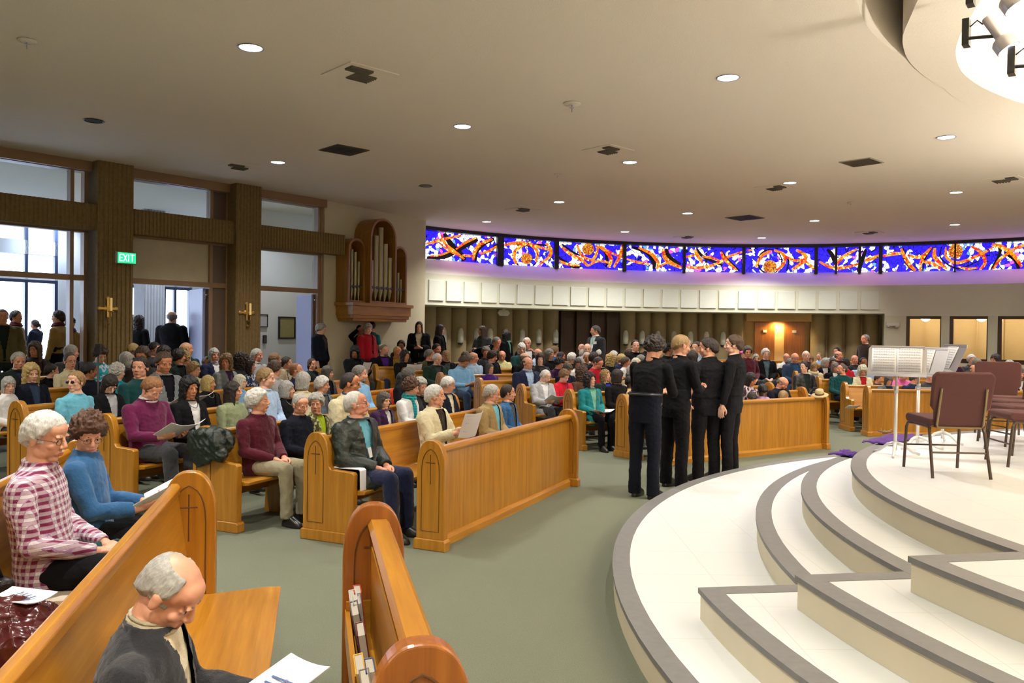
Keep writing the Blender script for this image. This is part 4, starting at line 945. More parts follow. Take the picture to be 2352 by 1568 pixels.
def joints(pose):
    dz = .0; J = {}
    stand = pose.startswith('st')
    Z = .44 if stand else 0
    J['Z'] = Z; J['lean'] = 0
    J['sh'] = (.184, -.05, .945 + Z); J['neck'] = V3((0, -.032, 1.075 + Z)); J['el'] = (.225, .01, .70 + Z); J['wr'] = (.065, .245, .615 + Z); J['hd'] = ((-.75, .6, -.18), (.1, .25, -1), .8); J['cross'] = False
    J['foot'] = [(-.10, .40), (.10, .43)]
    if pose == 'read': J['el'] = (.215, .07, .73); J['wr'] = (.125, .30, .80); J['hd'] = ((-.35, .75, .35), (-.8, -.1, .3), .9)
    if pose == 'read2': J['el'] = (.215, .05, .71); J['wr'] = (.12, .29, .70); J['hd'] = ((-.3, .85, .15), (-.6, -.1, .7), .9)
    if pose == 'cross': J['el'] = (.225, .05, .735); J['wr'] = (-.02, .215, .775); J['hd'] = ((-1, .1, .05), (0, -1, .1), .5)
    if pose == 'lean': J['lean'] = .30; J['neck'] = V3((0, .14, 1.04)); J['sh'] = (.172, .12, .925); J['el'] = (.2, .25, .66); J['wr'] = (.05, .40, .60)
    if pose == 'phone': J['el'] = (.215, .05, .72); J['wr'] = (.06, .30, .72); J['hd'] = ((-.45, .85, .2), (-.2, -.2, .9), 1.0)
    if stand: J['wr'] = (.235, .03, .90); J['el'] = (.225, -.03, 1.135); J['hd'] = ((0, .12, -1), (-1, 0, 0), .5); J['foot'] = [(-.10, .0), (.10, .0)]
    if pose == 'st_hold': J['el'] = (.225, .0, 1.14); J['wr'] = (.07, .24, 1.14); J['hd'] = ((-.7, .6, .1), (-.2, -.3, .9), .9)
    if pose == 'st_bow': J['lean'] = .32; J['neck'] = V3((0, .12, 1.50)); J['sh'] = (.19, .10, 1.37); J['el'] = (.22, .18, 1.11); J['wr'] = (.09, .40, 1.10); J['hd'] = ((-.5, .8, .0), (-.4, -.2, .8), .8)
    if pose == 'st_bow2': J['lean'] = .18; J['neck'] = V3((0, .05, 1.515)); J['sh'] = (.19, .03, 1.385); J['el'] = (.225, .10, 1.12); J['wr'] = (.08, .32, 1.12); J['hd'] = ((-.5, .8, .0), (-.4, -.2, .8), .8)
    if pose == 'st_bend': J['lean'] = 1.15; J['neck'] = V3((0, .52, 1.24)); J['sh'] = (.17, .42, 1.16); J['el'] = (.2, .52, .92); J['wr'] = (.1, .66, .84); J['hd'] = ((0, .5, -.8), (-1, 0, 0), .7)
    if pose == 'st_up': J['el'] = (.30, .05, 1.46); J['wr'] = (.12, .08, 1.62); J['hd'] = ((-.8, .1, .4), (0, -1, 0), .6)
    J['L'] = dict(el=mir(J['el'], -1), wr=mir(J['wr'], -1), hd=(mir(J['hd'][0], -1), mir(J['hd'][1], -1), J['hd'][2])); J['R'] = dict(el=J['el'], wr=J['wr'], hd=J['hd'])
    if pose == 'cross': J['R']['wr'] = (-.05, .20, .745); J['L']['wr'] = (.04, .235, .775); J['L']['hd'] = ((1, .0, .02), (0, -1, .1), .5)
    if pose == 'st_hip': J['L'] = dict(el=(-.275, -.10, 1.18), wr=(-.265, .0, .97), hd=((.45, .3, -.85), (.6, -.2, .3), 1.3))
    if pose == 'chin': J['R'] = dict(el=(.17, .22, .80), wr=(.03, .16, 1.0), hd=((-.1, -.3, .9), (-.6, -.6, 0), 1.9))
    return J
def spine(J, g=0.0, hem=None, top=None):
    Z = J['Z']; L = J['lean']; out = []
    base = [(.44, .0, .150, .105), (.50, .005, .172, .125), (.57, .0, .170, .122), (.66, -.012, .155, .112), (.75, -.028, .155, .112), (.84, -.04, .166, .115), (.91, -.045, .178, .110), (.955, -.045, .180, .096), (.985, -.042, .155, .084), (1.01, -.040, .112, .072), (1.035, -.036, .078, .062), (1.07, -.033, .056, .055)]
    for z, y, rx, ry in base:
        if hem is not None and z < hem: continue
        if top is not None and z > top: continue
        if L < 1: out.append((0, y + L * max(0, z - .5) ** 1.0, z + Z - L * L * .28 * max(0, z - .5), rx + g, ry + g))
        else:
            t = max(0, z - .56); out.append((0, y + .88 * t, z + Z - .48 * t, rx + g, ry + g * 2 + .02))
    return out
def mesh_solid(name, b, voxel, smooth=2, disp=0.0, seed=0, fac=.5):
    me = b.mesh(name + '_raw', []); me.materials.clear(); o = bpy.data.objects.new('tmp_solid', me); COL.objects.link(o)
    m = o.modifiers.new('r', 'REMESH'); m.mode = 'VOXEL'; m.voxel_size = voxel; m.adaptivity = 0
    if smooth: s = o.modifiers.new('s', 'SMOOTH'); s.iterations = smooth; s.factor = fac
    dg = bpy.context.evaluated_depsgraph_get(); r = bpy.data.meshes.new_from_object(o.evaluated_get(dg)); bpy.data.objects.remove(o); bpy.data.meshes.remove(me); r.name = name
    n = len(r.vertices)
    if disp:
        co = np.empty(n * 3, np.float32); r.vertices.foreach_get('co', co); no = np.empty(n * 3, np.float32); r.vertices.foreach_get('normal', no); co = co.reshape(-1, 3); no = no.reshape(-1, 3)
        P = co.astype(float); d = np.zeros(n)
        for (f, a, dx, dy, dz) in ((17, 1, 1, .4, .9), (29, .6, -.6, .9, 1.1), (23, .7, .3, -1, .7), (41, .35, 1, 1, -.5)):
            q = P @ np.array((dx, dy, dz)) * f + 2.1 * np.sin(P @ np.array((dz, -dx, dy)) * f * .43 + seed + f); d += a * (1 - np.abs(np.sin(q)) ** .7)
        co += no * (disp * (d - 1.1))[:, None]; r.vertices.foreach_set('co', co.ravel())
    r.polygons.foreach_set('use_smooth', [True] * len(r.polygons)); r.update(); return r
_bm = {}
def body_mesh(pose, yaw, pitch, hi):
    k = ('b', pose, yaw, pitch, hi)
    if k in _bm: return _bm[k]
    J = joints(pose); b = MB(); loft(b, spine(J)); HM = head_matrix(J, yaw, pitch); head_prims(b, HM)
    c = HM @ V3((0, -.022, -.055)); n0_ = J['neck']; limb(b, [n0_ + V3((0, -.01, -.06)), n0_, c], (.062, .054, .052), 14)
    for sd, s in (('R', 1), ('L', -1)):
        A = J[sd]; sh = mir(J['sh'], s); limb(b, [sh, A['el'], A['wr']], (.05, .037, .026)); hand(b, A['wr'], A['hd'][0], A['hd'][1], -s if not (pose.startswith('st') and A['wr'][0] * s > .2) else -s, A['hd'][2])
    r = mesh_solid('body', b, (.0042, .0068, .010)[hi], (3, 2, 1)[hi]); r.materials.append(skin_mat('f')); _bm[k] = (r, HM); return _bm[k]
def top_mesh(pose, kind, hi):
    k = ('t', pose, kind, hi)
    if k in _bm: return _bm[k]
    J = joints(pose); b = MB(); Z = J['Z']; jacket = kind in ('jacket', 'coat'); g = {'tee': .008, 'shirt': .010, 'sweater': .017, 'jacket': .026, 'coat': .036, 'inner': .006, 'rolled': .012}[kind]
    low = .40 if not Z else (.55 if kind in ('shirt', 'rolled') else (.46 if kind in ('tee', 'inner') else .40))
    loft(b, spine(J, g, low, 1.04)); nk = J['neck']; c0 = spine(J, 0)[-2 if J['lean'] < 1 else -1]
    b.tube([(c0[0] + (.074 + g * .3) * math.cos(2 * PI * q / 14), c0[1] + (.066 + g * .3) * math.sin(2 * PI * q / 14) + .006, c0[2] + .010 - .012 * math.sin(2 * PI * q / 14)) for q in range(14)], .013 if kind != 'tee' else .007, 7, closed=True)
    for sd, s in (('R', 1), ('L', -1)):
        A = J[sd]; sh = V3(mir(J['sh'], s)); el_ = V3(A['el']); wr = V3(A['wr'])
        if kind == 'inner': continue
        if kind == 'tee': limb(b, [sh, sh.lerp(el_, .62)], (.056, .056)); continue
        if kind == 'rolled': limb(b, [sh, el_], (.058, .053)); b.tube([el_.lerp(sh, .12), el_.lerp(wr, .12)], [.058, .054], 12); continue
        b.tube([sh, sh.lerp(el_, .5), el_, el_.lerp(wr, .5), el_.lerp(wr, .94)], [.052 + g, .048 + g, .044 + g, .038 + g, .032 + g * .8], 14); ell(b, sh, (.053 + g,) * 3); ell(b, el_, (.045 + g,) * 3)
    if jacket and not Z: 
        for s in (-1, 1): limb(b, [(s * .09, .02, .50), (s * .12, .20, .50)], (.11, .10))
    r = mesh_solid(kind, b, (.0085, .011, .014)[hi], 2, (.0045, .0045, .003)[hi] * (1.2 if jacket else 1), hash(pose) % 7 if 0 else len(pose))
    if jacket and J['lean'] < 1:
        bm = bmesh.new(); bm.from_mesh(r); bm.normal_update(); L = J['lean']; dl = []
        for f in bm.faces:
            c = f.calc_center_median(); z = c.z - Z; yc = -.03 + L * (z - .5)
            if c.y > yc and abs(c.x) < .012 + max(0, z - .60) * .17 and .47 < z < 1.03: dl.append(f)
        bmesh.ops.delete(bm, geom=dl, context='FACES'); bm.to_mesh(r); bm.free()
    r.materials.append(cloth('black')); _bm[k] = r; return r
def legs_mesh(pose, hi):
    J = joints(pose); k = ('l', 'st' if J['Z'] else 'si', hi)
    if k in _bm: return _bm[k]
    b = MB()
    if not J['Z']:
        loft(b, [(0, .0, .455, .14, .11), (0, .0, .50, .166, .122), (0, 0, .58, .160, .116), (0, -.01, .64, .145, .105)])
        for s in (-1, 1): limb(b, [(s * .088, .03, .535), (s * .115, .41, .545)], (.092, .072), 14); b.tube([(s * .115, .41, .545), (s * .112, .43, .33), (s * .11, .43, .075)], [.072, .064, .062], 14)
    else:
        loft(b, [(0, 0, .80, .165, .115), (0, 0, .90, .182, .130), (0, 0, 1.0, .178, .126), (0, -.005, 1.07, .172, .127), (0, -.012, 1.12, .168, .124)])
        for s in (-1, 1): b.tube([(s * .088, 0, .92), (s * .10, .005, .70), (s * .105, .012, .48), (s * .108, -.005, .25), (s * .11, -.005, .035)], [.094, .088, .07, .066, .068], 14)
    r = mesh_solid('trousers', b, (.010, .013, .018)[hi], 2, .0035, 3); r.materials.append(cloth('black')); _bm[k] = r; return r
def shoe_mesh():
    if 'shoe' in _bm: return _bm['shoe']
    b = MB(); loft(b, [(0, 0, .0, .047, .13), (0, 0, .02, .048, .133), (0, -.005, .05, .042, .12), (0, -.035, .085, .036, .075), (0, -.05, .105, .032, .05)]); r = mesh_solid('shoe', b, .009, 3); r.materials.append(SHOE); _bm['shoe'] = r; return r
HS = dict(  # thickness, bottom z, hairline table (azimuth: z), curl amp, freq, extra
    short=(.009, -.075, ((0, .072), (35, .066), (58, .040), (72, .010), (84, -.004), (104, .002), (125, -.04), (180, -.072)), .0015, 60, 0),
    side=(.012, -.075, ((0, .060), (35, .058), (58, .038), (72, .010), (84, -.012), (104, -.002), (125, -.045), (180, -.075)), .002, 45, 0),
    shag=(.020, -.085, ((0, .048), (35, .045), (55, .03), (70, -.005), (84, -.03), (104, -.03), (125, -.06), (180, -.085)), .004, 38, 0),
    bald=(.006, -.075, ((0, .2), (60, .2), (72, .03), (84, .0), (104, .004), (125, -.04), (180, -.07)), .001, 60, .045),
    thin=(.005, -.075, ((0, .088), (35, .085), (58, .06), (72, .018), (84, -.002), (104, .004), (125, -.04), (180, -.072)), .0012, 60, 0),
    crown=(.006, -.075, ((0, .2), (45, .2), (62, .055), (74, .015), (84, -.004), (104, .004), (125, -.04), (180, -.075)), .0015, 50, .085),
    puff=(.026, -.072, ((0, .052), (35, .048), (58, .026), (72, -.015), (84, -.035), (104, -.035), (125, -.055), (180, -.072)), .005, 30, 0),
    curly=(.030, -.075, ((0, .050), (35, .045), (58, .020), (72, -.02), (90, -.045), (110, -.05), (180, -.075)), .010, 42, 0),
    bob=(.018, -.115, ((0, .040), (30, .036), (48, .0), (56, -.115), (180, -.115)), .003, 30, 0),
    cbob=(.034, -.145, ((0, .052), (30, .045), (50, .0), (58, -.145), (180, -.145)), .012, 38, 0),
    long=(.016, -.26, ((0, .062), (30, .05), (52, .0), (66, -.26), (180, -.26)), .003, 26, 0),
    clong=(.030, -.25, ((0, .058), (30, .045), (50, .0), (62, -.25), (180, -.25)), .008, 30, 0),
    tail=(.012, -.075, ((0, .070), (35, .062), (58, .030), (72, .005), (90, -.02), (120, -.05), (180, -.075)), .003, 40, 0))
def hair_mesh(style):
    k = ('h', style)
    if k in _bm: return _bm[k]
    th, zb, tab, amp, fr, bald = HS[style]; NA_, NR = 84, 52; tab = sorted(tab); xs_, zs_ = [t[0] for t in tab], [t[1] for t in tab]; vs = []
    for i in range(NR + 1):
        t = i / NR
        for a in range(NA_):
            az = 2 * PI * a / NA_; ad = math.degrees(abs((az + PI) % (2 * PI) - PI))   # 0 = front
            dx, dy = math.sin(az), math.cos(az); zl = float(np.interp(ad, xs_, zs_))
            if t <= .5:
                th_ = t / .5 * PI / 2; z = .092 * math.cos(th_) + .022; hr = math.sin(th_)
            else:
                q = (t - .5) / .5; z = .022 + (zb - .022) * q; hr = (1 - .10 * q) if zb < -.1 else math.sqrt(max(.05, 1 - (min(0, z) / .155) ** 2))
                if zb < -.2: hr = 1 - .05 * q + (.12 * q if fr < 30 or amp > .01 else 0)
            hw_ = .014 if zb < -.1 else .034; m = min(1, max(0, (z - zl) / hw_ + .5)); m = m * m * (3 - 2 * m)
            if bald and z > bald: m *= max(0, 1 - (z - bald) / .02)
            thk = th * (1.0 if z > .0 else (1.0 if zb < -.1 else max(.35, 1 + z / .11)))
            rx, ry = .0745 + thk, .094 + thk
            ix, iy = (.068, .084) if z > -.02 else (.035, .035)
            if z > .02: top_z = z + thk * m * (math.cos(t * PI) if t < .5 else 0) - .012 * (1 - m)
            else: top_z = z
            X_, Y_ = hr * dx * (rx * m + ix * (1 - m)), hr * dy * (ry * m + iy * (1 - m)) - .016
            if t >= 1: X_, Y_ = X_ * .75, Y_ * .75
            p = V3((X_, Y_, top_z)); n_ = V3((X_, Y_ + .016, max(0, top_z) * .8)).normalized() if (X_ or Y_) else V3((0, 0, 1))
            d = noise.noise(p * fr) * amp * 2.0 + noise.noise(p * fr * 2.3) * amp * 1.3 + (noise.noise(V3((az * 16, z * 6, 0))) * .0034) + noise.noise(V3((az * 5, z * 14, 3))) * .004
            vs.append(p + n_ * d * m)
    fs = []
    for i in range(NR):
        for a in range(NA_): j = (a + 1) % NA_; fs.append((i * NA_ + a, (i + 1) * NA_ + a, (i + 1) * NA_ + j, i * NA_ + j)[::-1])
    b = MB(); b.add(vs, fs); b.add([], []); b.f.append(tuple(NR * NA_ + q for q in range(NA_ - 1, -1, -1))); b.m.append(0)
    if style == 'tail': b.tube([(0, -.10, .02), (0, -.135, .0), (0, -.14, -.06), (0, -.12, -.13)], [.018, .026, .024, .008], 10)
    r = b.mesh('hair', hair_mat('grey'), True); _bm[k] = r; return r
def face_meshes():
    b = MB()
    for s in (-1, 1): ell(b, (s * .031, .0690, .0005), (.0115, .0110, .0070))
    nw = len(b.f)
    for s in (-1, 1): ell(b, (s * .031, .0775, .0005), (.0052, .0035, .0055))
    for i in range(nw, len(b.f)): b.m[i] = 1
    eyes = b.mesh('eyes', [EYEW, IRIS], True)
    b = MB(); ell(b, (0, .0885, -.0595), (.0195, .0045, .0032)); ell(b, (0, .0875, -.0675), (.0165, .0045, .0038)); lips = b.mesh('lips', LIP, True)
    b = MB()
    for s in (-1, 1): b.tube([(s * .013, .0850, .021), (s * .028, .0830, .026), (s * .044, .0715, .020)], [.003, .004, .0025], 6)
    brows = b.mesh('eyebrows', hair_mat('grey'), True)
    b = MB()
    for s in (-1, 1):
        b.tube([(s * .031 + .0215 * math.cos(2 * PI * q / 18), .0905 - .004 * abs(math.cos(2 * PI * q / 18)), -.001 + .0155 * math.sin(2 * PI * q / 18)) for q in range(18)], .0013, 5, closed=True); b.tube([(s * .0525, .087, .002), (s * .072, .04, .003), (s * .0785, -.005, .0), (s * .079, -.016, -.012)], .0013, 5)
    b.tube([(-.0095, .094, .002), (0, .0965, .004), (.0095, .094, .002)], .0013, 5); gl = b.mesh('glasses', WIRE, True)
    b = MB(); ell(b, (0, .060, -.088), (.040, .036, .030)); ell(b, (0, .084, -.052), (.026, .008, .006)); bd = b.mesh('beard', hair_mat('grey'), True)
    b = MB(); ell(b, (0, -.050, .092), (.066, .060, .042)); cap = b.mesh('cap', cloth('white'), True)
    b = MB(); ell(b, (0, -.008, .065), (.088, .108, .062)); b.prism([(-.06, .07), (.06, .07), (.045, .16), (-.045, .16)], .045, .052, 'xy'); pc = b.mesh('cap', cloth('black'), True)
    b = MB(); b.tube([(-.088, -.02, -.01), (-.084, -.01, .06), (-.05, 0, .118), (0, 0, .132), (.05, 0, .118), (.084, -.01, .06), (.088, -.02, -.01)], .006, 6); hb = b.mesh('hairband', cloth('black'), True)
    b = MB()
    for s in (-1, 1): ell(b, (s * .031, .0905, -.001), (.024, .005, .016))
    b.tube([(-.072, .04, .003), (-.052, .088, .003), (.052, .088, .003), (.072, .04, .003)], .0022, 5); sg_ = b.mesh('sunglasses', plain('dark_lens', (.02, .02, .05), .1, bst=0), True)
    return dict(eyes=eyes, lips=lips, brows=brows, g=gl, beard=bd, kip=cap, cap=pc, band=hb, sun=sg_)
FM = face_meshes()
def collar_mesh(pose, kind='collar'):
    k = ('c', pose, kind)
    if k in _bm: return _bm[k]
    J = joints(pose); c0 = spine(J, 0)[-2 if J['lean'] < 1 else -1]; c0 = (c0[0], c0[1], c0[2] - .018); b = MB()
    if kind == 'collar':
        for rr, zz, tt in ((.080, .018, .010), (.072, .032, .009), (.067, .046, .007)): b.tube([(rr * math.cos(2 * PI * q / 16), c0[1] + rr * .93 * math.sin(2 * PI * q / 16) + .008, c0[2] + zz - .016 * math.sin(2 * PI * q / 16)) for q in range(16)], tt, 7, closed=True)
    elif kind == 'scarf':
        for rr, zz, tt in ((.090, .02, .024), (.078, .048, .02)): b.tube([(rr * math.cos(2 * PI * q / 16), c0[1] + rr * .95 * math.sin(2 * PI * q / 16) + .012, c0[2] + zz - .014 * math.sin(2 * PI * q / 16)) for q in range(16)], tt, 8, closed=True)
        b.tube([(.05, c0[1] + .09, c0[2] + .0), (.035, c0[1] + .125, c0[2] - .1), (.04, c0[1] + .14, c0[2] - .3)], [.022, .03, .03], 8)
    elif kind == 'hood':
        b.tube([(.105 * math.cos(2 * PI * q / 16), c0[1] + .10 * math.sin(2 * PI * q / 16) - .01, c0[2] + .02 - .03 * math.sin(2 * PI * q / 16)) for q in range(16)], .035, 8, closed=True)
    elif kind == 'tie':
        b.prism([(-.022, .0), (.022, 0), (.03, -.30), (0, -.34), (-.03, -.30)], .075, .082, 'xz', 0, Matrix.Translation((0, c0[1] + .03, c0[2] - .005)))
    elif kind == 'chain':
        b.tube([(.068 * math.cos(q), c0[1] + .05 + .055 * math.sin(q), c0[2] + .01 - .07 * math.sin(q)) for q in [PI * t / 12 for t in range(13)]], .003, 6)
    r = b.mesh(kind, cloth('white'), True); _bm[k] = r; return r
AZ = dict(R=0, RA=45, A=90, LA=135, L=180, LC=-135, C=-90, RC=-45, r=-20, a=25)
occ = []
def sit_at(x, y, Yh=None):
    """row and place under the photo's head: nearest fit of a ray with a pew's seat line"""
    best = None; k = (x - 1176) / F_PX
    for i, (o, ax, n, xa, xb, z) in enumerate(PEWS):
        s = o + n * .20; det = ax.x - k * ax.y
        if abs(det) < 1e-6: continue
        t = (k * s.y - s.x) / det; P = s + ax * t
        if P.y < (1 if Yh and Yh < 6 else 6.4) or not (xa + .22 < t < xb - .22): continue
        top = EYE - (y - hor(x)) * P.y / F_PX - z
        c = abs(top - 1.31) + (0 if 1.12 < top < 1.46 else .5)
        if Yh: c = abs(P.y - Yh) * .6 + (0 if 1.0 < top < 1.6 else 1)
        for (j, tt) in occ:
            if j == i and abs(tt - t) < .40: c += .30 + (.40 - abs(tt - t))
        if best is None or c < best[0]: best = (c, i, t, P, top, n, z)
    return best
LOG = []
def person(line):
    A = [q.strip() for q in line.split('|')]; x, y = map(float, A[0].split(',')); pose, face, pitch = A[1].split()[:3]; style, hc, sk = A[2].split(); tops = A[3].split(); flags = dict((q.split('=') + [1])[:2] for q in A[4].split()) if A[4] else {}; label = A[5]
    Yh = float(flags['Y']) if 'Y' in flags else None; stand = pose.startswith('st')
    fit = sit_at(x, y, Yh) if not stand and 'free' not in flags else None
    if fit is None or fit[0] > .42 and Yh is None:
        if Yh is None:
            Yh = 14.0
            for _ in range(30): Yh = .5 * Yh + .5 * F_PX * (EYE - 1.29 - floor_z((x - 1176) / F_PX * Yh, Yh)) / max(12, y - hor(x))
            Yh = min(Yh, 19.0); LOG.append(('FREE', x, y, round(Yh, 2)))
        fit = None
    if fit:
        c, i, t, P, top, n, z = sit_at(x, y, Yh); occ.append((i, t)); az = math.degrees(math.atan2(n.y, n.x)); LOG.append((label[:40], i, round(t, 2), round(P.y, 1), round(top, 2), round(c, 2))); std = 1.305
        if Yh is None: top = min(1.42, max(1.10 if 'kid' not in flags else .7, top))
        P3 = V3((P.x, P.y, z))
    else:
        Y = Yh; X_ = (x - 1176) / F_PX * Y; z = float(flags.get('z', floor_z(X_, Y))); top = EYE - (y - hor(x)) * Y / F_PX - z; P3 = V3((X_, Y, z)); az = float(flags['az']) if 'az' in flags else (AZ[face] if stand else math.degrees(math.atan2(CY - P3.y, CX - P3.x))); std = 1.742 if stand else 1.305;  LOG.append((label[:40], 'st', 0, round(Y, 1), round(top, 2), 0))
    if pose == 'st_bow': std = 1.635
    if pose == 'st_bow2': std = 1.69
    if pose == 'st_bend': std = 1.44
    if pose == 'lean': std = 1.25
    faz = float(flags['fz']) if 'fz' in flags else AZ[face]
    yaw = (faz - az + 180) % 360 - 180; yaw = max(-75, min(75, round(yaw / 15) * 15)); pitch = int(pitch); top += .0
    if pitch > 10: std -= .012 + .0008 * pitch
    dist = P3.y; hi = 0 if (dist < 9.6 and 'lo' not in flags) or 'hi' in flags else (1 if dist < 14.5 else 2)
    s = top / std; wdt = (.93 if 'fem' in flags or style in ('bob', 'cbob', 'long', 'clong', 'puff', 'curly', 'tail') else 1.0) * float(flags.get('w', 1)); s_ = s
    r = empty('person'); r.matrix_world = Matrix.Translation(P3) @ Matrix.Rotation(R_(az) - PI / 2, 4, 'Z') @ Matrix.Diagonal((s_ * wdt, s_ * (1 if wdt > .95 else .97), s_, 1))
    tag(r, label, 'person'); 
    me, HM = body_mesh(pose, yaw, pitch, hi)
    def part(name, me_, mat, M=None, parent=None, slot=0):
        o = bpy.data.objects.new(name, me_); COL.objects.link(o); o.parent = parent or r
        if M is not None: o.matrix_local = M
        if mat is not None: o.material_slots[slot].link = 'OBJECT'; o.material_slots[slot].material = mat
        return o
    part('body', me, skin_mat(sk))
    if style != 'none': part('hair', hair_mesh(style), hair_mat(hc), HM)
    part('eyes', FM['eyes'], None, HM)
    if dist < 15: part('lips', FM['lips'], None, HM); part('eyebrows', FM['brows'], hair_mat(hc if hc not in ('white', 'silver') else 'grey'), HM)
    for f_, nm_ in (('g', 'glasses'), ('beard', 'beard'), ('kip', 'skullcap'), ('cap', 'cap'), ('band', 'hairband'), ('sun', 'sunglasses')):
        if f_ in flags: part(nm_, FM[f_], (hair_mat(flags['beard'] if flags['beard'] != 1 else hc) if f_ == 'beard' else (cloth(flags[f_]) if flags[f_] in PAL else None)), HM)
    # clothes: kind:colour[:pattern], outermost first
    for tpi, tp in enumerate(tops):
        kd, cc, *pt = tp.split(':')
        if kd in ('trousers',): o = part('trousers', legs_mesh(pose, hi), cloth(cc, pt[0] if pt else None)); continue
        if kd in ('collar', 'scarf', 'tie', 'hood', 'chain'): part(kd, collar_mesh(pose, kd), cloth(cc, pt[0] if pt else None)); continue
        part({'inner': 'shirt', 'rolled': 'shirt', 'tee': 't_shirt'}.get(kd, kd), top_mesh(pose, kd, hi), cloth(cc, pt[0] if pt else None))
    if not any(tp.startswith('trousers') for tp in tops): part('trousers', legs_mesh(pose, hi), cloth('charcoal'))
    if dist < 14 or stand:
        J = joints(pose)
        for sx, fy in J['foot']: part('shoe', shoe_mesh(), None, Matrix.Translation((sx * 1.1, fy + .065, 0)) @ Matrix.Rotation(-sx * 1.5, 4, 'Z'))
    if 'belt' in flags:
        b = MB(); b.tube([(.180 * math.cos(2 * PI * q / 28), .131 * math.sin(2 * PI * q / 28) - .010, 1.10) for q in range(28)], .014, 6, closed=True); b.build('belt', SHOE, r, True)
    if 'bk' in flags: booklet(r, flags['bk'], label)
    return r
def booklet(r, kind, who):
    """open programme or single sheet lying in the hands"""
    loc = {'hi': ((0, .445, .90), -38), 'lo': ((0, .42, .76), -62), 'lap': ((0, .30, .645), -84), 'up': ((0, .455, .88), -18), 'one': ((.03, .40, .86), -28)}[kind]
    o = empty('booklet'); M = r.matrix_world @ Matrix.Translation(loc[0]) @ Matrix.Rotation(R_(loc[1]), 4, 'X'); o.matrix_world = M
    b = MB(); n = 6; W_, H_ = (.19, .135)
    for s in ((-1, 1) if kind != 'one' else (1,)):
        vs = []
        for i in range(n + 1):
            q = i / n; xx = s * W_ * q - (0 if kind != 'one' else W_ / 2); yy = -.045 * q * (1 if kind != 'one' else .2) + .018 * math.sin(PI * q)
            vs += [(xx, yy, -H_), (xx, yy, H_), (xx, yy + .003, -H_), (xx, yy + .003, H_)]
        fs = []
        for i in range(n):
            a, c = 4 * i, 4 * i + 4; fs += [(a, c, c + 1, a + 1), (a + 3, c + 3, c + 2, a + 2), (a, a + 2, c + 2, c), (a + 1, c + 1, c + 3, a + 3)]
        fs += [(0, 1, 3, 2), (4 * n, 4 * n + 2, 4 * n + 3, 4 * n + 1)]; b.add(vs, fs)
    pg = b.build('pages', PAPER, o, True, autosmooth=40)
    if M.translation.y < 15:
        b = MB(); rr = random.Random(len(who))
        for s in ((-1, 1) if kind != 'one' else (1,)):
            for l in range(11):
                z = H_ - .03 - l * .019; x1 = W_ * (.35 + .5 * rr.random())
                for q0 in np.linspace(.025, x1 - .02, 5): b.box(s * q0 - (0 if kind != 'one' else W_ / 2), s * (q0 + (x1 - .03) / 6) - (0 if kind != 'one' else W_ / 2), -.045 * q0 / W_ + .018 * math.sin(PI * q0 / W_) - .0035, -.045 * q0 / W_ + .018 * math.sin(PI * q0 / W_) - .002, z, z + .005)
        b.build('printed_lines', INK, pg)
    tag(o, ('white programme held by ' if kind != 'one' else 'white sheet held by ') + who.replace('seated ', '').split(',')[0], 'booklet', 'programmes held by the audience')
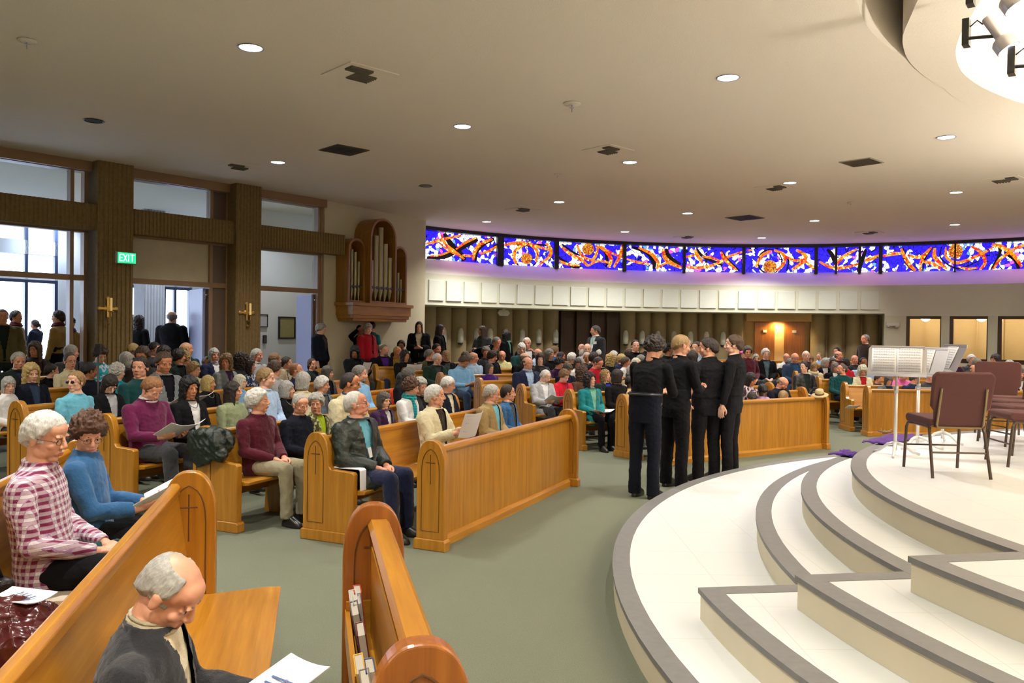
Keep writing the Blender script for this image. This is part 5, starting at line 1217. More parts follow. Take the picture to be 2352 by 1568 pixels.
PEOPLE = '''
375,1270|read2 r 40|crown silver f|jacket:charcoal collar:stone shirt:cream trousers:dgrey|Y=1.86 hi w=1.28 fz=3|bowed person in grey cardigan on the nearest pew
110,945|lap r 12|side white f|shirt:maroon:plaid trousers:black|g Y=4.3 hi w=1.15 fz=-5|seated person in red plaid shirt and glasses, hands in lap
212,950|read2 RC 25|curly auburn f|sweater:blue trousers:black|g bk=lo Y=5.15 hi|seated person in blue pullover reading beside the plaid shirt
345,865|read2 r 35|side red f|sweater:magenta collar:white shirt:white trousers:dgrey|bk=lo Y=8.3 hi w=1.1|seated person in magenta pullover with white collar, reading
440,862|lap RC 5|clong black t|jacket:black inner:white chain:dgrey trousers:black|Y=8.9 fem hi|seated person in black jacket over white top, looking towards the stage
540,873|lap R 0|long dbrown f|sweater:sage trousers:black|Y=8.9|seated person in sage green top behind the maroon pullover
600,890|lap R -5|puff white f|sweater:maroon trousers:khaki|Y=7.9 hi w=1.1|seated person in maroon pullover and khaki trousers, hands clasped
693,905|lap RC 15|thin silver f|sweater:dnavy trousers:dgreen|Y=8.3 hi w=1.08|seated person in black pullover leaning left of the lime green top
733,900|lap C 5|puff silver f|jacket:olive:leaf inner:lime trousers:black|Y=8.7 hi|seated person in lime top and leafy patterned jacket
828,893|lap R -8|thin white r|coat:dgreen:leather inner:aqua trousers:navy|g Y=7.5 hi w=1.12|seated person in long black leather coat, first pew end
886,897|lap RC 5|bob dgrey p|coat:dpurple inner:white trousers:black|Y=9.0 hi|seated person in dark fur collar coat facing the camera
945,870|phone R 15|curly auburn f|sweater:white scarf:teal:plaid trousers:black|Y=10.4|seated person in white cardigan and green plaid scarf
1005,880|read R 0|side white f|jacket:ivory inner:dbrown trousers:khaki|bk=up Y=8.3 hi w=1.08|seated person in cream zip jacket holding a programme up
1030,865|read2 R 15|side white f|jacket:dnavy inner:cream trousers:navy|g bk=lo Y=10.6|seated person in dark jacket reading, behind the cream jacket
1133,880|lap R 8|side silver f|jacket:tan inner:aqua trousers:khaki|g Y=8.9 hi w=1.12|seated person in tan jacket leaning on the front screen
1172,880|lap R 0|short dbrown f|jacket:blue inner:dgrey trousers:black|Y=9.5 hi fem|seated person in blue fleece jacket beside the tan jacket
75,832|lap RC 8|clong blond p|jacket:dnavy inner:denim trousers:black|Y=9.2 hi|seated person in navy jacket turned right at far left
180,849|lap L 0|side sandy p|tee:aqua trousers:dgrey|sun Y=9.3 hi kid|young person in light blue t-shirt and dark sunglasses
252,860|read2 RC 35|bob dbrown p|jacket:black inner:lgrey trousers:black|g Y=9.1|seated person in black cardigan and glasses, head bowed
272,833|lap LA 5|curly white p|sweater:turq trousers:dgrey|Y=10.1|seated person in turquoise pullover turned away behind the black cardigan
328,816|lap C 0|side dbrown f|shirt:dteal trousers:black|Y=10.0 w=1.12|seated person in dark green shirt facing the camera
378,808|read2 RC 15|side brown t|jacket:tweed inner:black trousers:black|bk=lo Y=10.4 w=1.1|seated person in grey tweed jacket over black top
292,806|lap RA 5|bob silver p|sweater:dgrey trousers:black||seated person in dark pullover turned away before the pilaster
231,796|lap RC 25|curly brown f|shirt:turq:floral trousers:black||seated person in turquoise floral blouse, head bowed
164,807|lap RC 0|short dgrey f|shirt:ivory trousers:black|g fem|seated person in cream blouse and glasses below the scouts
166,789|lap RA 0|side silver f|jacket:dgrey inner:dgrey||seated person in grey behind the cream blouse
45,805|lap RC 10|side silver f|jacket:dgreen inner:navy trousers:black|Y=10.8 w=1.1|seated person in dark jacket at far left edge
84,783|lap C 5|clong brown t|jacket:dbrown inner:dbrown||seated person in brown before the bright doorway
206,828|lap A 10|short black m|sweater:dnavy|kid Y=10.3|young person in navy behind the light blue t-shirt
120,832|lap A 5|short dbrown f|jacket:black inner:black|Y=10.4|seated person in black jacket right of the navy jacket
22,862|lap RC 10|bob silver p|sweater:white|Y=10.0|seated person in white pullover cut by the left edge
307,786|lap A 5|side blond f|jacket:dgrey inner:dgrey||seated person in dark grey, back turned, by the middle doorway
333,788|lap C 10|shag brown t|sweater:dbrown||seated person in brown pullover by the middle doorway
356,783|lap R 5|side dbrown f|shirt:dgrey|g|seated person in dark shirt and glasses by the middle doorway
379,791|lap A 5|shag dbrown t|sweater:black||seated person in black behind the tweed jacket
430,783|lap RA 0|bald blond f|shirt:dteal|w=1.1|seated person in dark teal shirt below the grey door leaf
413,800|lap A 0|puff dbrown t|jacket:dgreen inner:black||seated person in dark green below the grey door leaf
427,806|lap RA 5|curly sandy f|sweater:plum||seated person in plum pullover seen from behind
447,829|lap R 5|puff sandy f|sweater:stone|g|seated person in stone pullover and glasses above the black jacket
478,817|lap RC 0|side grey f|jacket:stone inner:white|g w=1.05|seated person in stone jacket and glasses, middle row
494,797|lap RC 0|bob silver r|jacket:navy collar:white inner:white||seated person in navy jacket with white collar by the pilaster
482,860|lap R 0|bob blond t|jacket:black inner:black chain:lgrey|Y=9.6|seated person in black jacket and fine necklace
523,812|lap C 0|cbob lbrown t|jacket:tweed inner:plum|Y=11.6|seated person in grey tweed jacket facing the camera
556,809|lap A 5|cbob dbrown m|sweater:dgrey||seated person in dark grey, back turned, below the candle sconce
591,798|lap R 5|side silver r|shirt:lgrey||seated person in pale shirt in profile below the candle sconce
576,822|lap R 0|clong dbrown f|shirt:denim:floral||seated person in denim blouse in profile, middle rows
555,858|lap R 0|bob wblond p|sweater:lblue|g Y=9.9|seated person in light blue with glasses behind the sage top
613,841|lap R 5|side sandy p|shirt:pblue trousers:denim|Y=9.4|young person in pale blue shirt above the maroon pullover
634,808|lap A 0|side lbrown f|sweater:stone||seated person in stone pullover by the white lobby wall
634,826|lap RA 5|shag brown f|shirt:lgrey||seated person in pale shirt behind the pale blue shirt
661,817|lap R 0|side dbrown f|jacket:dgrey inner:stone||seated person in grey jacket behind the navy shirt
686,831|lap R -8|thin red f|shirt:navy|Y=10.7|seated person in navy shirt smiling towards the stage
663,872|lap R 0|bob silver f|jacket:black inner:black chain:lgrey|Y=9.1|seated person in black cardigan behind the maroon pullover
720,821|lap RC 0|tail brown f|jacket:dgreen inner:dgreen||seated person in dark green jacket behind the navy shirt
754,838|lap R 5|bob dgrey f|jacket:dgrey inner:black|g||
743,862|lap R 5|puff white f|jacket:slate inner:dgrey|g Y=9.4|seated person in slate blue jacket and glasses
700,852|lap RA 5|bob silver p|sweater:cream|Y=9.9|seated person in cream behind the black cardigan
808,851|lap R 5|thin dbrown t|jacket:ivory collar:denim inner:denim|g Y=9.6 w=1.1|seated person in cream jacket with blue collar and glasses
829,836|lap R 5|side grey f|sweater:lblue|beard=grey Y=10.6|seated person in light blue top right behind the cream jacket
761,783|lap RC 5|thin grey t|coat:yellow inner:dteal|g w=1.15|seated person in pale yellow parka and glasses
926,853|phone A 10|long black f|coat:orange|Y=12.4|seated person in bright orange coat turned away
968,864|lap RC 10|puff silver f|jacket:charcoal inner:black|Y=10.5|seated person in charcoal beside the plaid scarf
941,842|lap RA 10|shag dgrey f|jacket:black inner:black||seated person in black above the orange coat
818,795|read C 20|clong black m|coat:black inner:black|bk=one|seated person in black holding a white sheet up
883,789|cross RC 0|short grey f|jacket:black inner:purple trousers:denim|kip=ivory beard=grey w=1.15|seated person in black shirt and skullcap, arms crossed
868,783|lap RA 0|shag dbrown f|jacket:black inner:black|w=.95|seated person in black directly behind the skullcap
932,803|read RC 0|clong dbrown t|coat:black inner:black|bk=up|smiling person in black coat holding a programme
913,793|lap RC 10|thin blond t|sweater:mustard||seated person in mustard pullover above the black coat
923,780|lap C 0|shag brown r|jacket:brown inner:dbrown||seated person in brown by the cream organ wall
987,800|lap R 5|side grey r|jacket:olive inner:black|g w=1.1|seated person in olive coat and glasses
1005,809|lap RC 10|short white p|coat:green inner:dgrey|g w=1.1|seated person in dark green coat with glasses
1027,803|phone L 10|bob sandy f|jacket:black inner:dgrey|g|seated person in black jacket raising a hand to the chin
1004,787|lap RC 5|side dbrown r|jacket:dgrey inner:black||seated person in grey behind the dark green coat
979,783|lap C 0|clong brown p|jacket:mustard inner:black|g|seated person in mustard jacket and glasses
1062,816|phone RC 40|side brown t|shirt:lblue collar:lblue trousers:denim|w=1.1|seated person in light blue shirt looking down at the hands
1088,806|lap R 0|bald silver r|shirt:pblue|w=1.1|seated person in pale blue shirt in profile
1118,794|lap C 10|puff grey r|jacket:charcoal inner:dgrey||seated person in charcoal behind the purple jacket
1130,806|lap R 15|puff dbrown f|sweater:black||seated person in black top just above the purple jacket
1127,832|lap RC -5|bob dgrey f|sweater:purple trousers:navy||seated person in purple jacket looking towards the stage
1071,806|lap RA 5|shag dgrey f|jacket:black inner:black||seated person in black between the two blue shirts
1155,805|read2 C 20|bald silver r|shirt:yellow|g w=1.12|seated person in pale yellow shirt and glasses, head bowed
1206,808|lap RA 5|bald grey f|jacket:black inner:black|w=1.15|seated person in black jacket turned away, centre block
1214,817|lap RC 0|bald dgrey f|jacket:navy collar:pblue inner:pblue trousers:navy|g w=1.15|seated person in navy jacket and open pale blue collar
1243,809|read2 C 0|bob dbrown p|jacket:charcoal inner:dgrey|bk=lo|seated person in charcoal jacket with a programme
1219,797|lap R 0|bald grey t|sweater:maroon||seated person in maroon behind the black jacket, centre block
1236,798|lap RC 10|bald silver r|sweater:pblue||seated person in pale blue beside the maroon one
1200,785|lap C 10|bob white p|jacket:dteal inner:dteal|g|seated person in dark teal and glasses beside the standing scarf
1212,773|lap C 0|short white f|jacket:black inner:white|g|seated person in black at the back below the fluted wall
1264,799|lap RC 0|bob grey f|jacket:black inner:black||seated person in black with pale collar, far centre
1276,794|lap RA 0|puff lbrown f|sweater:blue||seated person in blue top, far centre, turned away
1289,806|lap R 10|side dbrown t|sweater:brown||seated person in brown top in profile, centre block
1284,822|read2 RC 25|curly dbrown f|sweater:dpurple|g|seated person in dark purple behind the red jacket
1315,809|lap RA 5|puff white f|jacket:black inner:black||seated person in black, back turned, above the white blouse
1329,822|lap C 20|bob dgrey r|shirt:white|g|seated person in white blouse behind the teal jacket
1303,834|read2 RC 25|bob dgrey f|jacket:dnavy inner:navy|g|seated person in navy behind the red jacket, head bowed
1250,849|read2 R 30|thin white p|jacket:lgrey inner:white trousers:dgrey|bk=lo fz=-20|seated person in pale grey jacket reading at pew end
1266,880|lap R 10|none white p|sweater:royal|Y=14.3||
1295,849|read2 RC 25|puff lbrown p|jacket:red inner:crimson|g bk=lo|seated person in bright red jacket reading
1360,855|lap RC -12|cbob dbrown p|jacket:teal inner:mint trousers:black|g bk=lap|seated person in teal jacket, programme on the knees
1395,848|read RC -8|clong sandy f|coat:dgreen inner:royal|bk=lo|seated person in dark coat over royal blue top
1341,801|lap RC 5|side silver r|jacket:dgrey inner:dgrey||seated person in grey below the black and light grey pair
1350,807|lap C 5|side silver t|jacket:brown collar:cream inner:dgrey|g||
1366,808|lap RA 5|puff dbrown f|sweater:black||seated person in black top, centre block, back turned
1371,819|read2 RC 35|thin brown r|sweater:crimson||seated person in crimson top, head bowed, centre block
1381,800|lap R 0|side white r|jacket:olive inner:black||seated person in olive, profile, below the standing suit
1338,787|lap C 0|bald silver p|jacket:black inner:black||seated person in black left of the standing suit, farther
1351,786|lap C 5|bald white p|shirt:lgrey|g|seated person in light grey beside the standing suit
1411,805|lap RA 5|puff white f|sweater:dgrey||seated person in dark grey, far rows right of the suit
1405,812|lap RA 5|cbob blond f|sweater:dnavy||seated person in navy top, back turned, below the suit's elbow
1429,812|lap R 5|puff blond f|jacket:navy inner:navy||seated person in navy jacket in profile left of the white shirt
1440,818|lap R 0|side brown r|shirt:white|w=1.1|seated person in white shirt in profile, centre block
1463,820|lap RC 5|long wblond f|sweater:dgrey||seated person in grey right of the white shirt, centre block
1421,846|lap A 5|bob dbrown f|sweater:black|Y=14.2|seated person in black, back turned, by the dark coat
1455,837|lap RA 5|puff silver p|sweater:stone|Y=14.2|seated person in stone top behind the beige cardigan
1458,796|lap R 0|bald grey t|jacket:black inner:dgrey||seated person in black jacket, profile, back rows
1447,800|lap A 0|puff brown f|sweater:dgrey||seated person in dark grey, back rows, back turned
1461,778|lap C 0|short dbrown p|jacket:black inner:black||seated person in black against the fluted wall, farther left
1490,780|lap C 0|curly black f|jacket:black inner:white||seated person in black against the fluted wall, farther right
1474,814|lap RA 5|puff grey f|sweater:slate||seated person in slate, left of the standing black shirts
1340,840|lap A 0|cbob brown f|sweater:brown|Y=14.6|seated person in brown just behind the teal jacket
1451,860|lap R 10|short black d|sweater:beige trousers:khaki|w=1.1|seated person in beige cardigan with dark motif at pew end
1537,786|lap A 0|short black m|cap=black jacket:black inner:black||
1594,804|lap RA 0|bob dbrown f|sweater:turq|Y=16|seated person in turquoise between the standing black shirts
1603,782|lap L 0|side dbrown p|shirt:pblue|Y=17|seated person in pale blue between the standing black shirts
1701,803|lap C 0|short grey r|sweater:dgrey|cap=pink|seated person in grey with pink cap right of the choir
1719,793|lap C 5|puff dgrey r|sweater:maroon|g|seated person in maroon pullover and glasses, right back rows
1737,812|lap C 5|puff silver p|jacket:dnavy collar:white inner:white|g|seated person in dark jacket with white collar, right back rows
1760,799|lap C 0|puff white p|jacket:black inner:slate|g|seated person in black jacket before the orange doors
1807,811|lap C 15|bald silver r|shirt:white||seated person in white shirt below the orange doors
1812,823|chin RC 25|side grey r|jacket:black inner:plum|w=1.1|seated person in black jacket, chin resting on the fist
1826,810|lap C 25|bald silver r|jacket:denim inner:blue||seated person in denim jacket looking down
1853,804|lap C 0|thin white p|sweater:charcoal|w=1.1|seated person in charcoal right of the orange doors
1862,816|lap C 15|bob lbrown f|sweater:stone||seated person in stone pullover above the leather jacket
1884,808|lap LC 10|short sandy p|shirt:pblue|g fem|seated person in pale blue with glasses, far right rows
1851,829|lap L 0|short dbrown p|jacket:black:leather inner:dgreen|fem w=1.0|seated person in black leather jacket turned left
1871,832|lap C 25|bob sandy p|jacket:ivory hood:ivory inner:lgrey||seated person in cream hooded jacket looking down
1895,822|lap RC 20|bob silver f|jacket:black inner:white|Y=18|seated person in black jacket over white blouse, looking down
1923,796|lap LC 0|side black f|shirt:pblue|Y=20.6|seated person in sky blue shirt at the far back right
1927,804|lap RC 0|bald grey r|shirt:maroon|Y=19.6|seated person in maroon before the sky blue shirt
1914,821|lap C 0|puff dgrey r|sweater:dgrey|Y=19|seated person in dark grey left of the red pullover
1944,822|lap A 10|curly dbrown f|sweater:red|Y=18.4|seated person in bright red pullover turned away
1919,832|lap C 20|bob grey f|jacket:black inner:white|Y=17.5|seated person in black with a white lapel beside the checked shirt
1937,834|lap L 0|thin dgrey r|shirt:dteal:plaid trousers:dnavy|Y=17.3 beard=dgrey w=1.15|seated person in blue checked shirt at the right block pew end
1965,813|lap C 0|bald silver r|jacket:charcoal inner:dgrey|Y=19|seated person in charcoal before the standing dark shirt
1985,819|lap C 0|short black m|shirt:pblue|Y=18.3 w=1.1|seated person in light blue collar beside the music stand
1982,840|read2 C 20|cbob wblond f|jacket:ivory inner:crimson|Y=17.1|seated person in crimson top and cream jacket holding a tablet
2042,862|read2 C 20|bob dgrey r|jacket:slate inner:navy|g bk=lo Y=16.1|seated person in slate fleece below the nearest music stand
2018,858|lap RC 10|side brown r|sweater:navy|Y=17.2|seated person in navy behind the nearest music stand
2074,851|lap C 60|short dbrown p|shirt:pink|Y=17.2|seated person in pink shirt bent forward below the music stands
2101,857|read R 15|side dgrey r|sweater:navy|bk=up Y=16.1|seated person in navy pullover reading below the music stands
2137,853|read RC 20|bald white r|jacket:dgrey inner:dgrey|g bk=hi Y=16.1|seated person in dark grey reading between the stand poles
2157,845|lap C 0|short black m|jacket:black inner:black|Y=17.2|seated person in black behind the stand poles
1795,865|read2 RC 35|bald grey r|jacket:dnavy inner:dgrey trousers:charcoal|w=1.12|seated person in dark jacket bowed beside the children
1724,856|lap RC 20|bob black t|sweater:lilac:zebra||seated person in striped zebra top behind the front screen
1757,882|lap A 30|short black d|sweater:lilac|Y=13.6 free z=-.2 kid az=60|young person in lilac pullover kneeling, back turned
1731,900|lap A 30|short dbrown f|tee:lblue|Y=13.3 free z=-.25 kid az=70|young person in light blue t-shirt, head just over the screen
1800,897|lap RA 20|short sandy f|tee:lime|Y=13.75 free z=-.27 kid az=60|young person in lime yellow t-shirt behind the front screen
2240,835|lap C 0|bald dgrey f|sweater:black|Y=17.2|seated person in black between the two nearest chair backs
2246,822|lap RC 5|side grey r|jacket:dgrey inner:dgrey|Y=18.2|seated person in dark grey behind the black pullover, right windows
2233,813|lap C 5|puff white p|sweater:dgrey|Y=19.4|seated person in dark top below the middle gold window
2200,818|lap C 0|shag black p|sweater:plum|Y=19|seated person in plum beside the tilted music page
2290,811|lap A 5|bob dbrown f|sweater:brown|Y=19.6|seated person in brown below the right gold window
2322,826|lap A 5|puff silver f|sweater:dgrey|Y=18.6|seated person in grey behind the right rear chair
2344,842|read2 C 10|bob dgrey r|jacket:black inner:white|Y=16.4 g|seated person in black and white at the right edge
1497,1125|x 0 0|x x x|x||
40,711|st R 0|side dbrown t|shirt:scout scarf:maroon trousers:dgreen|Y=14.5 lo fz=0 w=.95|standing scout in tan shirt facing right at far left
130,711|st L 0|side dbrown f|shirt:scout scarf:maroon trousers:dnavy|Y=14.0 lo fz=180 w=1.0|standing scout in tan shirt facing left by the doorway
160,726|st RC 10|short dbrown t|shirt:scout scarf:maroon trousers:dgreen|Y=14.3 lo cap=dgreen az=-60|standing scout in tan shirt and dark cap by the doorway
78,733|st_hold L 5|tail dbrown t|jacket:dnavy inner:dnavy trousers:dnavy|Y=19.2 lo fem|standing person in dark navy out in the bright lobby
5,708|st RC 0|short dbrown t|jacket:olive inner:dgreen trousers:dgreen|Y=13.2 lo w=1.15|standing person in olive cut by the left edge
322,724|st A 0|clong dbrown f|jacket:black inner:black trousers:black|Y=16.6 lo az=70|standing person in black with back turned in middle doorway
308,722|st A 0|bob grey f|jacket:dnavy inner:black trousers:black|Y=17.6 lo az=80|standing person in navy partly hidden in the middle doorway
397,712|st A 0|bald grey f|jacket:black inner:black trousers:black|Y=16.2 lo w=1.2 az=80|standing person in broad black jacket, back turned, in doorway
738,741|st R 10|puff silver p|coat:dnavy inner:plum trousers:black|Y=17.3 lo az=-10 w=1.2|standing person in long dark coat by the right doorway
752,738|st RC 10|short black p|jacket:purple inner:black trousers:black|Y=17.75 lo az=-30|standing person in purple behind the long dark coat
771,725|st_hold RC 0|short dbrown f|shirt:royal trousers:navy|Y=18.2 lo az=-50|standing person in royal blue polo shirt below the organ
826,745|st_up RC 0|short dbrown t|sweater:black trousers:black|Y=18.3 lo az=-40|standing person in black with raised elbows below the organ
846,741|st RC 10|puff silver p|coat:crimson inner:crimson trousers:dnavy|Y=17.9 lo az=-30 w=1.15|standing person in crimson coat below the organ
856,737|st A 0|short dbrown f|tee:teal trousers:dnavy|Y=18.6 lo az=60|standing person in teal t-shirt behind the crimson coat
962,737|st_hold C 5|long dbrown p|coat:black inner:cream trousers:black|Y=18.7 lo az=-85|standing person in black cardigan over long white top
1013,744|st RC 5|long dbrown p|coat:black inner:black trousers:black|Y=19.2 lo az=-10 fz=0|standing person in all black before the fluted wall
1088,776|st_bend RC 15|short grey r|jacket:dnavy inner:dnavy trousers:black|Y=18.2 lo az=-25|person in dark jacket bending far forward, centre back
1106,747|st_hold L 0|long brown f|jacket:dgrey inner:green trousers:denim|Y=19.4 lo az=-120 fz=190|standing person in grey cardigan over green top
1166,760|st RA 0|clong black t|coat:black scarf:mint inner:black trousers:black|Y=19.6 lo az=-30|standing person in black coat with pale mint scarf
1366,746|st L 5|side dgrey f|jacket:charcoal collar:white tie:mint inner:white trousers:charcoal|Y=19.6 lo az=-145 w=1.1|standing person in dark suit with a white name badge
1986,766|st L 5|thin grey r|shirt:dbrown trousers:black|Y=20.2 lo az=-160 fz=180 w=1.1|standing person in dark brown shirt by the right windows
1484,795|st_bow RA 25|curly dbrown f|shirt:black trousers:dnavy|Y=9.25 hi belt az=50 fz=40 w=1.1|standing person in black shirt and belt, leftmost of four, leaning in
1552,780|st_bow2 R 12|short sandy f|shirt:black trousers:black|Y=9.85 hi az=30 fz=20 w=1.15|standing person in black, second from left of the four
1626,773|st_hip L 5|side dbrown f|rolled:black trousers:black|Y=10.35 hi az=118 fz=165 w=1.15|standing person in black with rolled sleeves, hand on hip
1681,766|st L 0|side brown p|shirt:black trousers:black|Y=10.45 hi az=150 fz=172 w=1.15|standing person in black, rightmost of the four, arm hanging
'''
EXTRA = {'754,838': 'seated person in grey jacket above the slate blue jacket', '1266,880': 'x', '1350,807': 'seated person in brown with dark glasses below the suit', '1537,786': 'seated person in black cap between the standing black shirts'}
rows = []
for ln in PEOPLE.strip().split('\n'):
    A = ln.split('|')
    if A[1].startswith('x') or A[0] == '1266,880': continue
    if not A[-1]: A[5:] = [EXTRA[A[0]]]
    A = A[:6]
    if A[0] == '1537,786': A[3], A[4] = 'jacket:black inner:black', 'cap=black Y=16.5'
    rows.append('|'.join(A))
rows.sort(key=lambda r: -float(r.split('|')[0].split(',')[1]))
class _BK(dict):
    def get(s, k, d=None): return 'the ' + k
BK = _BK()
for ln in rows: person(ln)
# ================================================================ LOOSE THINGS
def ripple(b, P, w_, name_seed, thick=.004, amp=.025, base=None):
    """a draped strip of cloth along the points P"""
    sp = []
    for i in range(len(P) - 1):
        for k in range(8): sp.append(V3(P[i]).lerp(V3(P[i + 1]), k / 8))
    sp.append(V3(P[-1])); vs = []; m = 9
    for i, p in enumerate(sp):
        t = (sp[min(i + 1, len(sp) - 1)] - sp[max(0, i - 1)]).normalized(); s = t.cross(V3((0, 0, 1))).normalized()
        for k in range(m):
            q = k / (m - 1) - .5; n_ = noise.noise(V3((i * .35, k * .8, name_seed)))
            vs.append(p + s * (q * w_ * (1 + .12 * noise.noise(V3((i * .5, 0, name_seed))))) + V3((0, 0, amp * (abs(n_) * 1.4 + .35 * math.sin(k * 2.2 + i * .4) ** 2) + .006)))
    b.add(vs, [(i * m + k, (i + 1) * m + k, (i + 1) * m + k + 1, i * m + k + 1) for i in range(len(sp) - 1) for k in range(m - 1)])
def cloth_obj(name, P, w_, col, label, cat, seed, amp=.03, thick=.006):
    b = MB(); ripple(b, P, w_, seed, amp=amp); o = b.build(name, cloth(col), None, True); s = o.modifiers.new('s', 'SOLIDIFY'); s.thickness = thick; s.offset = 1; tag(o, label, cat); return o
def zat(x, y, z): p = at_z(x, y, z); return (p.x, p.y, z + .004)
cloth_obj('purple_cloth', [zat(2018, 1022, 4 * RS), zat(2052, 1012, 4 * RS), zat(2092, 1004, 4 * RS)], .30, 'purple', 'purple cloth draped on the top step behind the music stands', 'cloth', 3, .035)
cloth_obj('purple_cloth', [zat(1932, 1049, 3 * RS), zat(1950, 1046, 3 * RS), zat(1968, 1042, 3 * RS)], .26, 'purple', 'smaller purple cloth lying on a lower step of the stage', 'cloth', 5, .035)
b = MB(); p = V3(zat(2030, 1003, 4 * RS)) + V3((0, 0, .03))
for k in range(7):
    a = -.4 + k * .35; b.tube([p + V3((.01 * k, 0, .01)), p + V3((.07 * math.cos(a), .06 * math.sin(a), .02)), p + V3((.13 * math.cos(a), .09 * math.sin(a), .03 + .01 * (k % 3)))], [.011, .009, .004], 6)
tag(b.build('dry_branch', plain('dry_twig', (.16, .09, .03), .8), None, True), 'small dry branch lying on the purple cloth', 'branch')
# straw hat on the end of the centre screen
hp = at_depth(1886, 914, 13.42); h_ = empty('straw_hat'); h_.matrix_world = Matrix.Translation((hp.x - .02, hp.y - .03, .900)) @ Matrix.Diagonal((.74, .74, .80, 1)) @ Matrix.Rotation(R_(-10), 4, 'Y') @ Matrix.Rotation(R_(12), 4, 'X')
tag(h_, 'straw hat resting on the end of the centre pew screen', 'hat'); STRAW = plain('straw', (.52, .40, .20), .8, var=.2, bsc=200, bst=.6, scale=40)
b = MB(); b.lathe([(.185, -.02), (.19, -.015), (.13, .0), (.095, .0), (.09, .06), (.08, .10), (.05, .115), (.0, .105)], 28); b.build('crown_and_brim', STRAW, h_, True)
b = MB(); b.lathe([(.0965, .0), (.0965, .03), (.0935, .032)], 28); b.build('hat_band', plain('hat_band', (.12, .07, .03), .7), h_, True)
def leaflet(loc, rz, label, w=.15, h=.21, tilt=0, mat=None, thick=.004, cat='booklet', rx=0):
    r = empty('booklet'); r.matrix_world = Matrix.Translation(loc) @ Matrix.Rotation(rz, 4, 'Z') @ Matrix.Rotation(rx, 4, 'X') @ Matrix.Rotation(tilt, 4, 'Y'); tag(r, label, cat)
    b = MB(); vs = []; n = 6
    for i in range(n + 1):
        q = i / n - .5; z = .012 * (2 * q) ** 2; vs += [(q * w, -h / 2, z), (q * w, h / 2, z), (q * w, -h / 2, z + thick), (q * w, h / 2, z + thick)]
    fs = []
    for i in range(n): a, c = 4 * i, 4 * i + 4; fs += [(a, a + 1, c + 1, c), (a + 2, c + 2, c + 3, a + 3), (a, c, c + 2, a + 2), (a + 1, a + 3, c + 3, c + 1)]
    fs += [(0, 2, 3, 1), (4 * n, 4 * n + 1, 4 * n + 3, 4 * n + 2)]; b.add(vs, fs); b.build('cover', mat or PAPER, r, True, autosmooth=30)
    b = MB()
    for l in range(4): b.box(-w * .3, w * (.1 + .06 * l), -h * .3 + l * .03, -h * .3 + l * .03 + .008, .0175 - .012 * .5, .0185 - .012 * .5)
    b.build('print', plain('blue_print', (.06, .12, .30), .6), r)
    return r
leaflet(V3(zat(1966, 938, .475)) + V3((0, .08, .012)), .2, 'white programme left on the empty seat of the right block', .26, .14, rx=-.5)
p = at_z(84, 1388, .475); leaflet((p.x, p.y, .475), R_(100), 'folded cream leaflets on the seat beside the plaid shirt', .16, .30, mat=plain('cream_paper', (.72, .64, .50), .7, bst=0), thick=.02)
# papers hung over the first pew's arm, beside the leather coat
Mp = frame(ROWS1[0], n1); r = empty('loose_paper'); r.matrix_world = Mp @ Matrix.Translation((-.02, .30, .63)); tag(r, 'white papers folded over the arm of the first pew', 'paper')
b = MB(); b.prism([(-.16, .010), (.11, .012), (.125, .0), (.13, -.17), (.135, -.17), (.133, .004), (.115, .018), (-.16, .016)], -.09, -.005); b.build('sheets', PAPER, r)
leaflet(V3(at_depth(1030, 1040, 8.25)) + V3((0, 0, 0)), .4, 'pale folded cloth on the lap beside the leather coat', .24, .22, mat=cloth('ivory'), thick=.03, cat='cloth') if 0 else None
# dark jacket thrown over the third pew end
jp = V3((ROWS1[1][0], ROWS1[1][1], 0)); Mj = frame(ROWS1[1], n1, floor_z(*ROWS1[1]))
b = MB()
for (c, rr) in (((.0, .02, .90), (.16, .20, .09)), ((.09, .02, .76), (.07, .21, .18)), ((-.14, .05, .80), (.10, .20, .16)), ((.06, .19, .80), (.10, .10, .14)), ((.07, -.15, .80), (.08, .08, .15)), ((.05, .24, .69), (.09, .10, .08)), ((.11, .10, .64), (.035, .08, .07)), ((0, .12, .93), (.1, .1, .05)), ((.08, -.05, .60), (.03, .10, .07))): ell(b, c, rr)
me = mesh_solid('draped_jacket', b, .011, 2, .014, 4); me.materials.append(cloth('dgreen', 'leather')); o = bpy.data.objects.new('draped_jacket', me); COL.objects.link(o); o.matrix_world = Mj @ Matrix.Translation((0, .02, .12)) @ Matrix.Diagonal((.85, .8, .84, 1))
tag(o, 'dark teal jacket thrown over a pew end by the maroon pullover', 'jacket')
# bag, shiny coat and papers in the near left corner
p = at_z(60, 1500, .48); b = MB()
for (c, rr) in (((0, 0, .12), (.24, .17, .15)), ((.12, .10, .10), (.14, .12, .12)), ((-.12, -.08, .16), (.16, .14, .13)), ((.1, -.12, .10), (.14, .10, .11)), ((0, 0, .20), (.18, .12, .07))): ell(b, c, rr)
me = mesh_solid('leather_coat', b, .007, 2, .016, 6); me.materials.append(plain('oxblood_leather', (.075, .012, .012), .22, var=.3)); o = bpy.data.objects.new('folded_coat', me); COL.objects.link(o); o.location = (-2.08, 3.32, .47); o.rotation_euler = (0, 0, .4)
tag(o, 'glossy dark red leather coat heaped on the near left seat', 'coat')
leaflet((-2.04, 3.40, .715), R_(75), 'white sheet lying on the dark red leather coat', .16, .24)
r = empty('handbag', (-2.42, 3.72, .47), .9); tag(r, 'black handbag on the seat at the left picture edge', 'bag'); b = MB(); b.prism([(-.14, 0), (.14, 0), (.17, .05), (.13, .21), (-.13, .21), (-.17, .05)], -.06, .06, 'xz'); b.build('bag_body', cloth('black', 'leather'), r, bevel=.02)
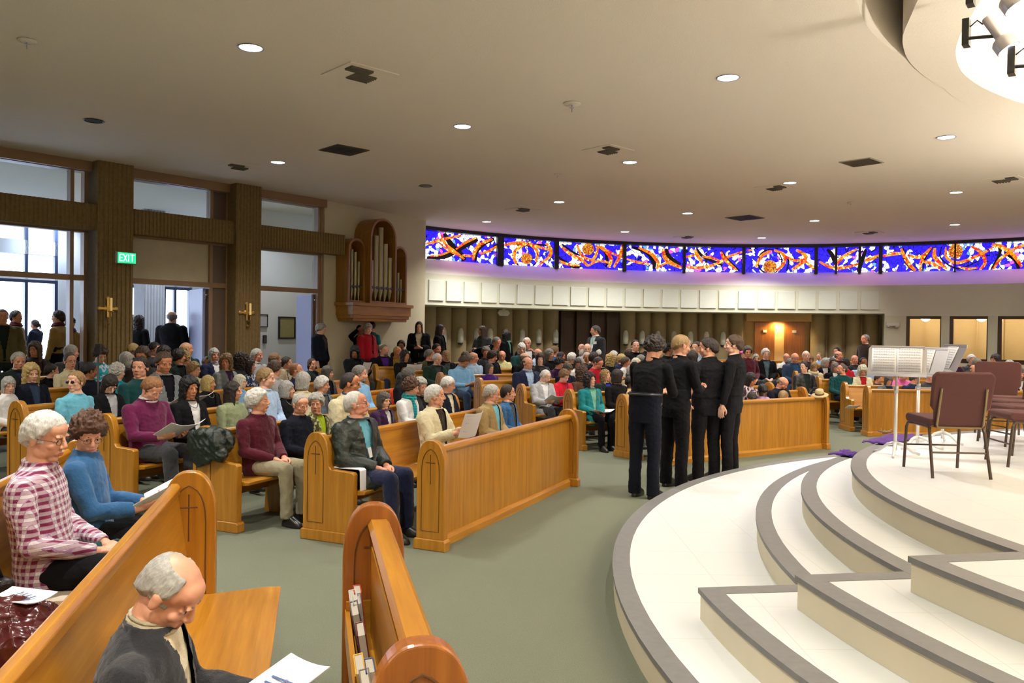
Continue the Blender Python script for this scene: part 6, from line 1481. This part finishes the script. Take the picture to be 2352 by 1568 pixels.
b = MB(); b.tube([(-.1, 0, .2), (-.07, 0, .29), (0, 0, .32), (.07, 0, .29), (.1, 0, .2)], .008, 8); b.build('strap', DARK, r, True)
# garment in the lap of the plaid shirt
b = MB()
for (c, rr) in (((0, 0, 0), (.15, .12, .035)), ((.12, .04, .0), (.12, .09, .04)), ((-.06, -.06, .01), (.09, .08, .03))): ell(b, c, rr)
me = mesh_solid('lap_jacket', b, .008, 2, .014, 2); me.materials.append(cloth('teal' if 0 else 'dteal')); o = bpy.data.objects.new('folded_jacket', me); COL.objects.link(o); q = at_depth(262, 1262, 4.45); o.location = (q.x, q.y, .645); tag(o, 'dark folded jacket on the lap of the plaid shirt', 'jacket')
# hymnals and cards in the near rack (local frame of the near screen)
Mg = GP.matrix_world; BKC = [((.45, .05, .03), 'red'), ((.55, .52, .50), 'white'), ((.10, .09, .10), 'black'), ((.35, .35, .37), 'grey'), ((.12, .015, .02), 'dark red'), ((.62, .36, .04), 'golden'), ((.05, .07, .16), 'blue'), ((.20, .16, .10), 'brown')]
lk = [(.16, 0, 'nearest the far end'), (.22, 1, 'beside the red one'), (.30, 3, 'leaning back'), (.36, 2, 'thin, behind the grey one'), (.62, 4, 'wide, middle of rack'), (.92, 5, 'tilted forward'), (.98, 6, 'between golden and brown'), (1.06, 7, 'nearest the camera')]
for x_, c_, wh in lk:
    r = empty('hymnal'); r.matrix_world = Mg @ Matrix.Translation((x_, -.055 - .01 * (c_ % 2), .525)) @ Matrix.Rotation(R_(6 + 3 * (c_ % 3)), 4, 'X') @ Matrix.Rotation(R_(4 * (c_ % 3 - 1)), 4, 'Y'); tag(r, '%s hymnal in the rack of the near screen, %s' % (BKC[c_][1], wh), 'book', 'hymnals in the near rack')
    b = MB(); b.box(-.07, .07, -.017, -.012, 0, .22); b.box(-.07, .07, .012, .017, 0, .22); b.box(-.07, -.064, -.017, .017, 0, .22); b.build('cover', plain('book_' + BKC[c_][1].replace(' ', '_'), BKC[c_][0], .45), r, bevel=.003); b = MB(); b.box(-.064, .066, -.012, .012, .004, .2155); b.build('pages', plain('aged_pages', (.42, .38, .30), .8, bst=0), r)
r = empty('handbag'); r.matrix_world = Mg @ Matrix.Translation((.55, -.34, 0)) @ Matrix.Rotation(.3, 4, 'Z'); tag(r, 'dark brown bag with strap on the floor by the near screen', 'bag')
b = MB(); b.prism([(-.17, 0), (.17, 0), (.19, .08), (.14, .30), (-.14, .30), (-.19, .08)], -.08, .08, 'xz'); b.build('bag_body', plain('brown_leather', (.05, .02, .015), .4), r, bevel=.03)
b = MB(); b.tube([(-.12, 0, .28), (-.10, .01, .42), (.0, .02, .47), (.08, .01, .42), (.12, 0, .28)], .011, 8); b.build('strap', plain('brown_leather', (.05, .02, .015), .4), r, True)
leaflet(V3(at_depth(652, 1580, 2.6)) , R_(-35), 'white printed programme on the near seat at the lower edge', .19, .26, rx=.25)
# slim black tripod among the left rows
p = at_depth(226, 905, 9.7); r = empty('camera_tripod', (p.x, p.y, floor_z(p.x, p.y))); tag(r, 'thin black tripod pole standing among the left rows', 'tripod')
zt = at_depth(226, 812, 9.7).z - floor_z(p.x, p.y)
b = MB(); b.tube([(0, 0, .05), (0, 0, zt)], .012, 8); b.build('pole', DARK, r, True); b = MB(); b.box(-.03, .03, -.02, .02, zt - .01, zt + .12); b.build('head', DARK, r, bevel=.006)
for k in range(3):
    a = 2.1 * k; b = MB(); b.tube([(0, 0, .5), (.14 * math.cos(a), .14 * math.sin(a), .25), (.22 * math.cos(a), .22 * math.sin(a), .01)], .009, 6); b.build('leg', DARK, r)
# name badge of the suited person
s_ = [o for o in bpy.data.objects if o.get('label', '').endswith('white name badge')][0]
b = MB(); b.box(-.045, .045, 0, .004, -.03, .03); o = b.build('name_badge', PAPER, s_); o.location = (-.105, .088, 1.335)
s_ = [o for o in bpy.data.objects if o.get('label', '').startswith('seated person in long black leather')][0]
b = MB(); b.box(-.03, .03, 0, .004, -.045, .045); o = b.build('name_badge', PAPER, s_); o.location = (.0, .115, .74); o.rotation_euler = (.25, 0, .2)
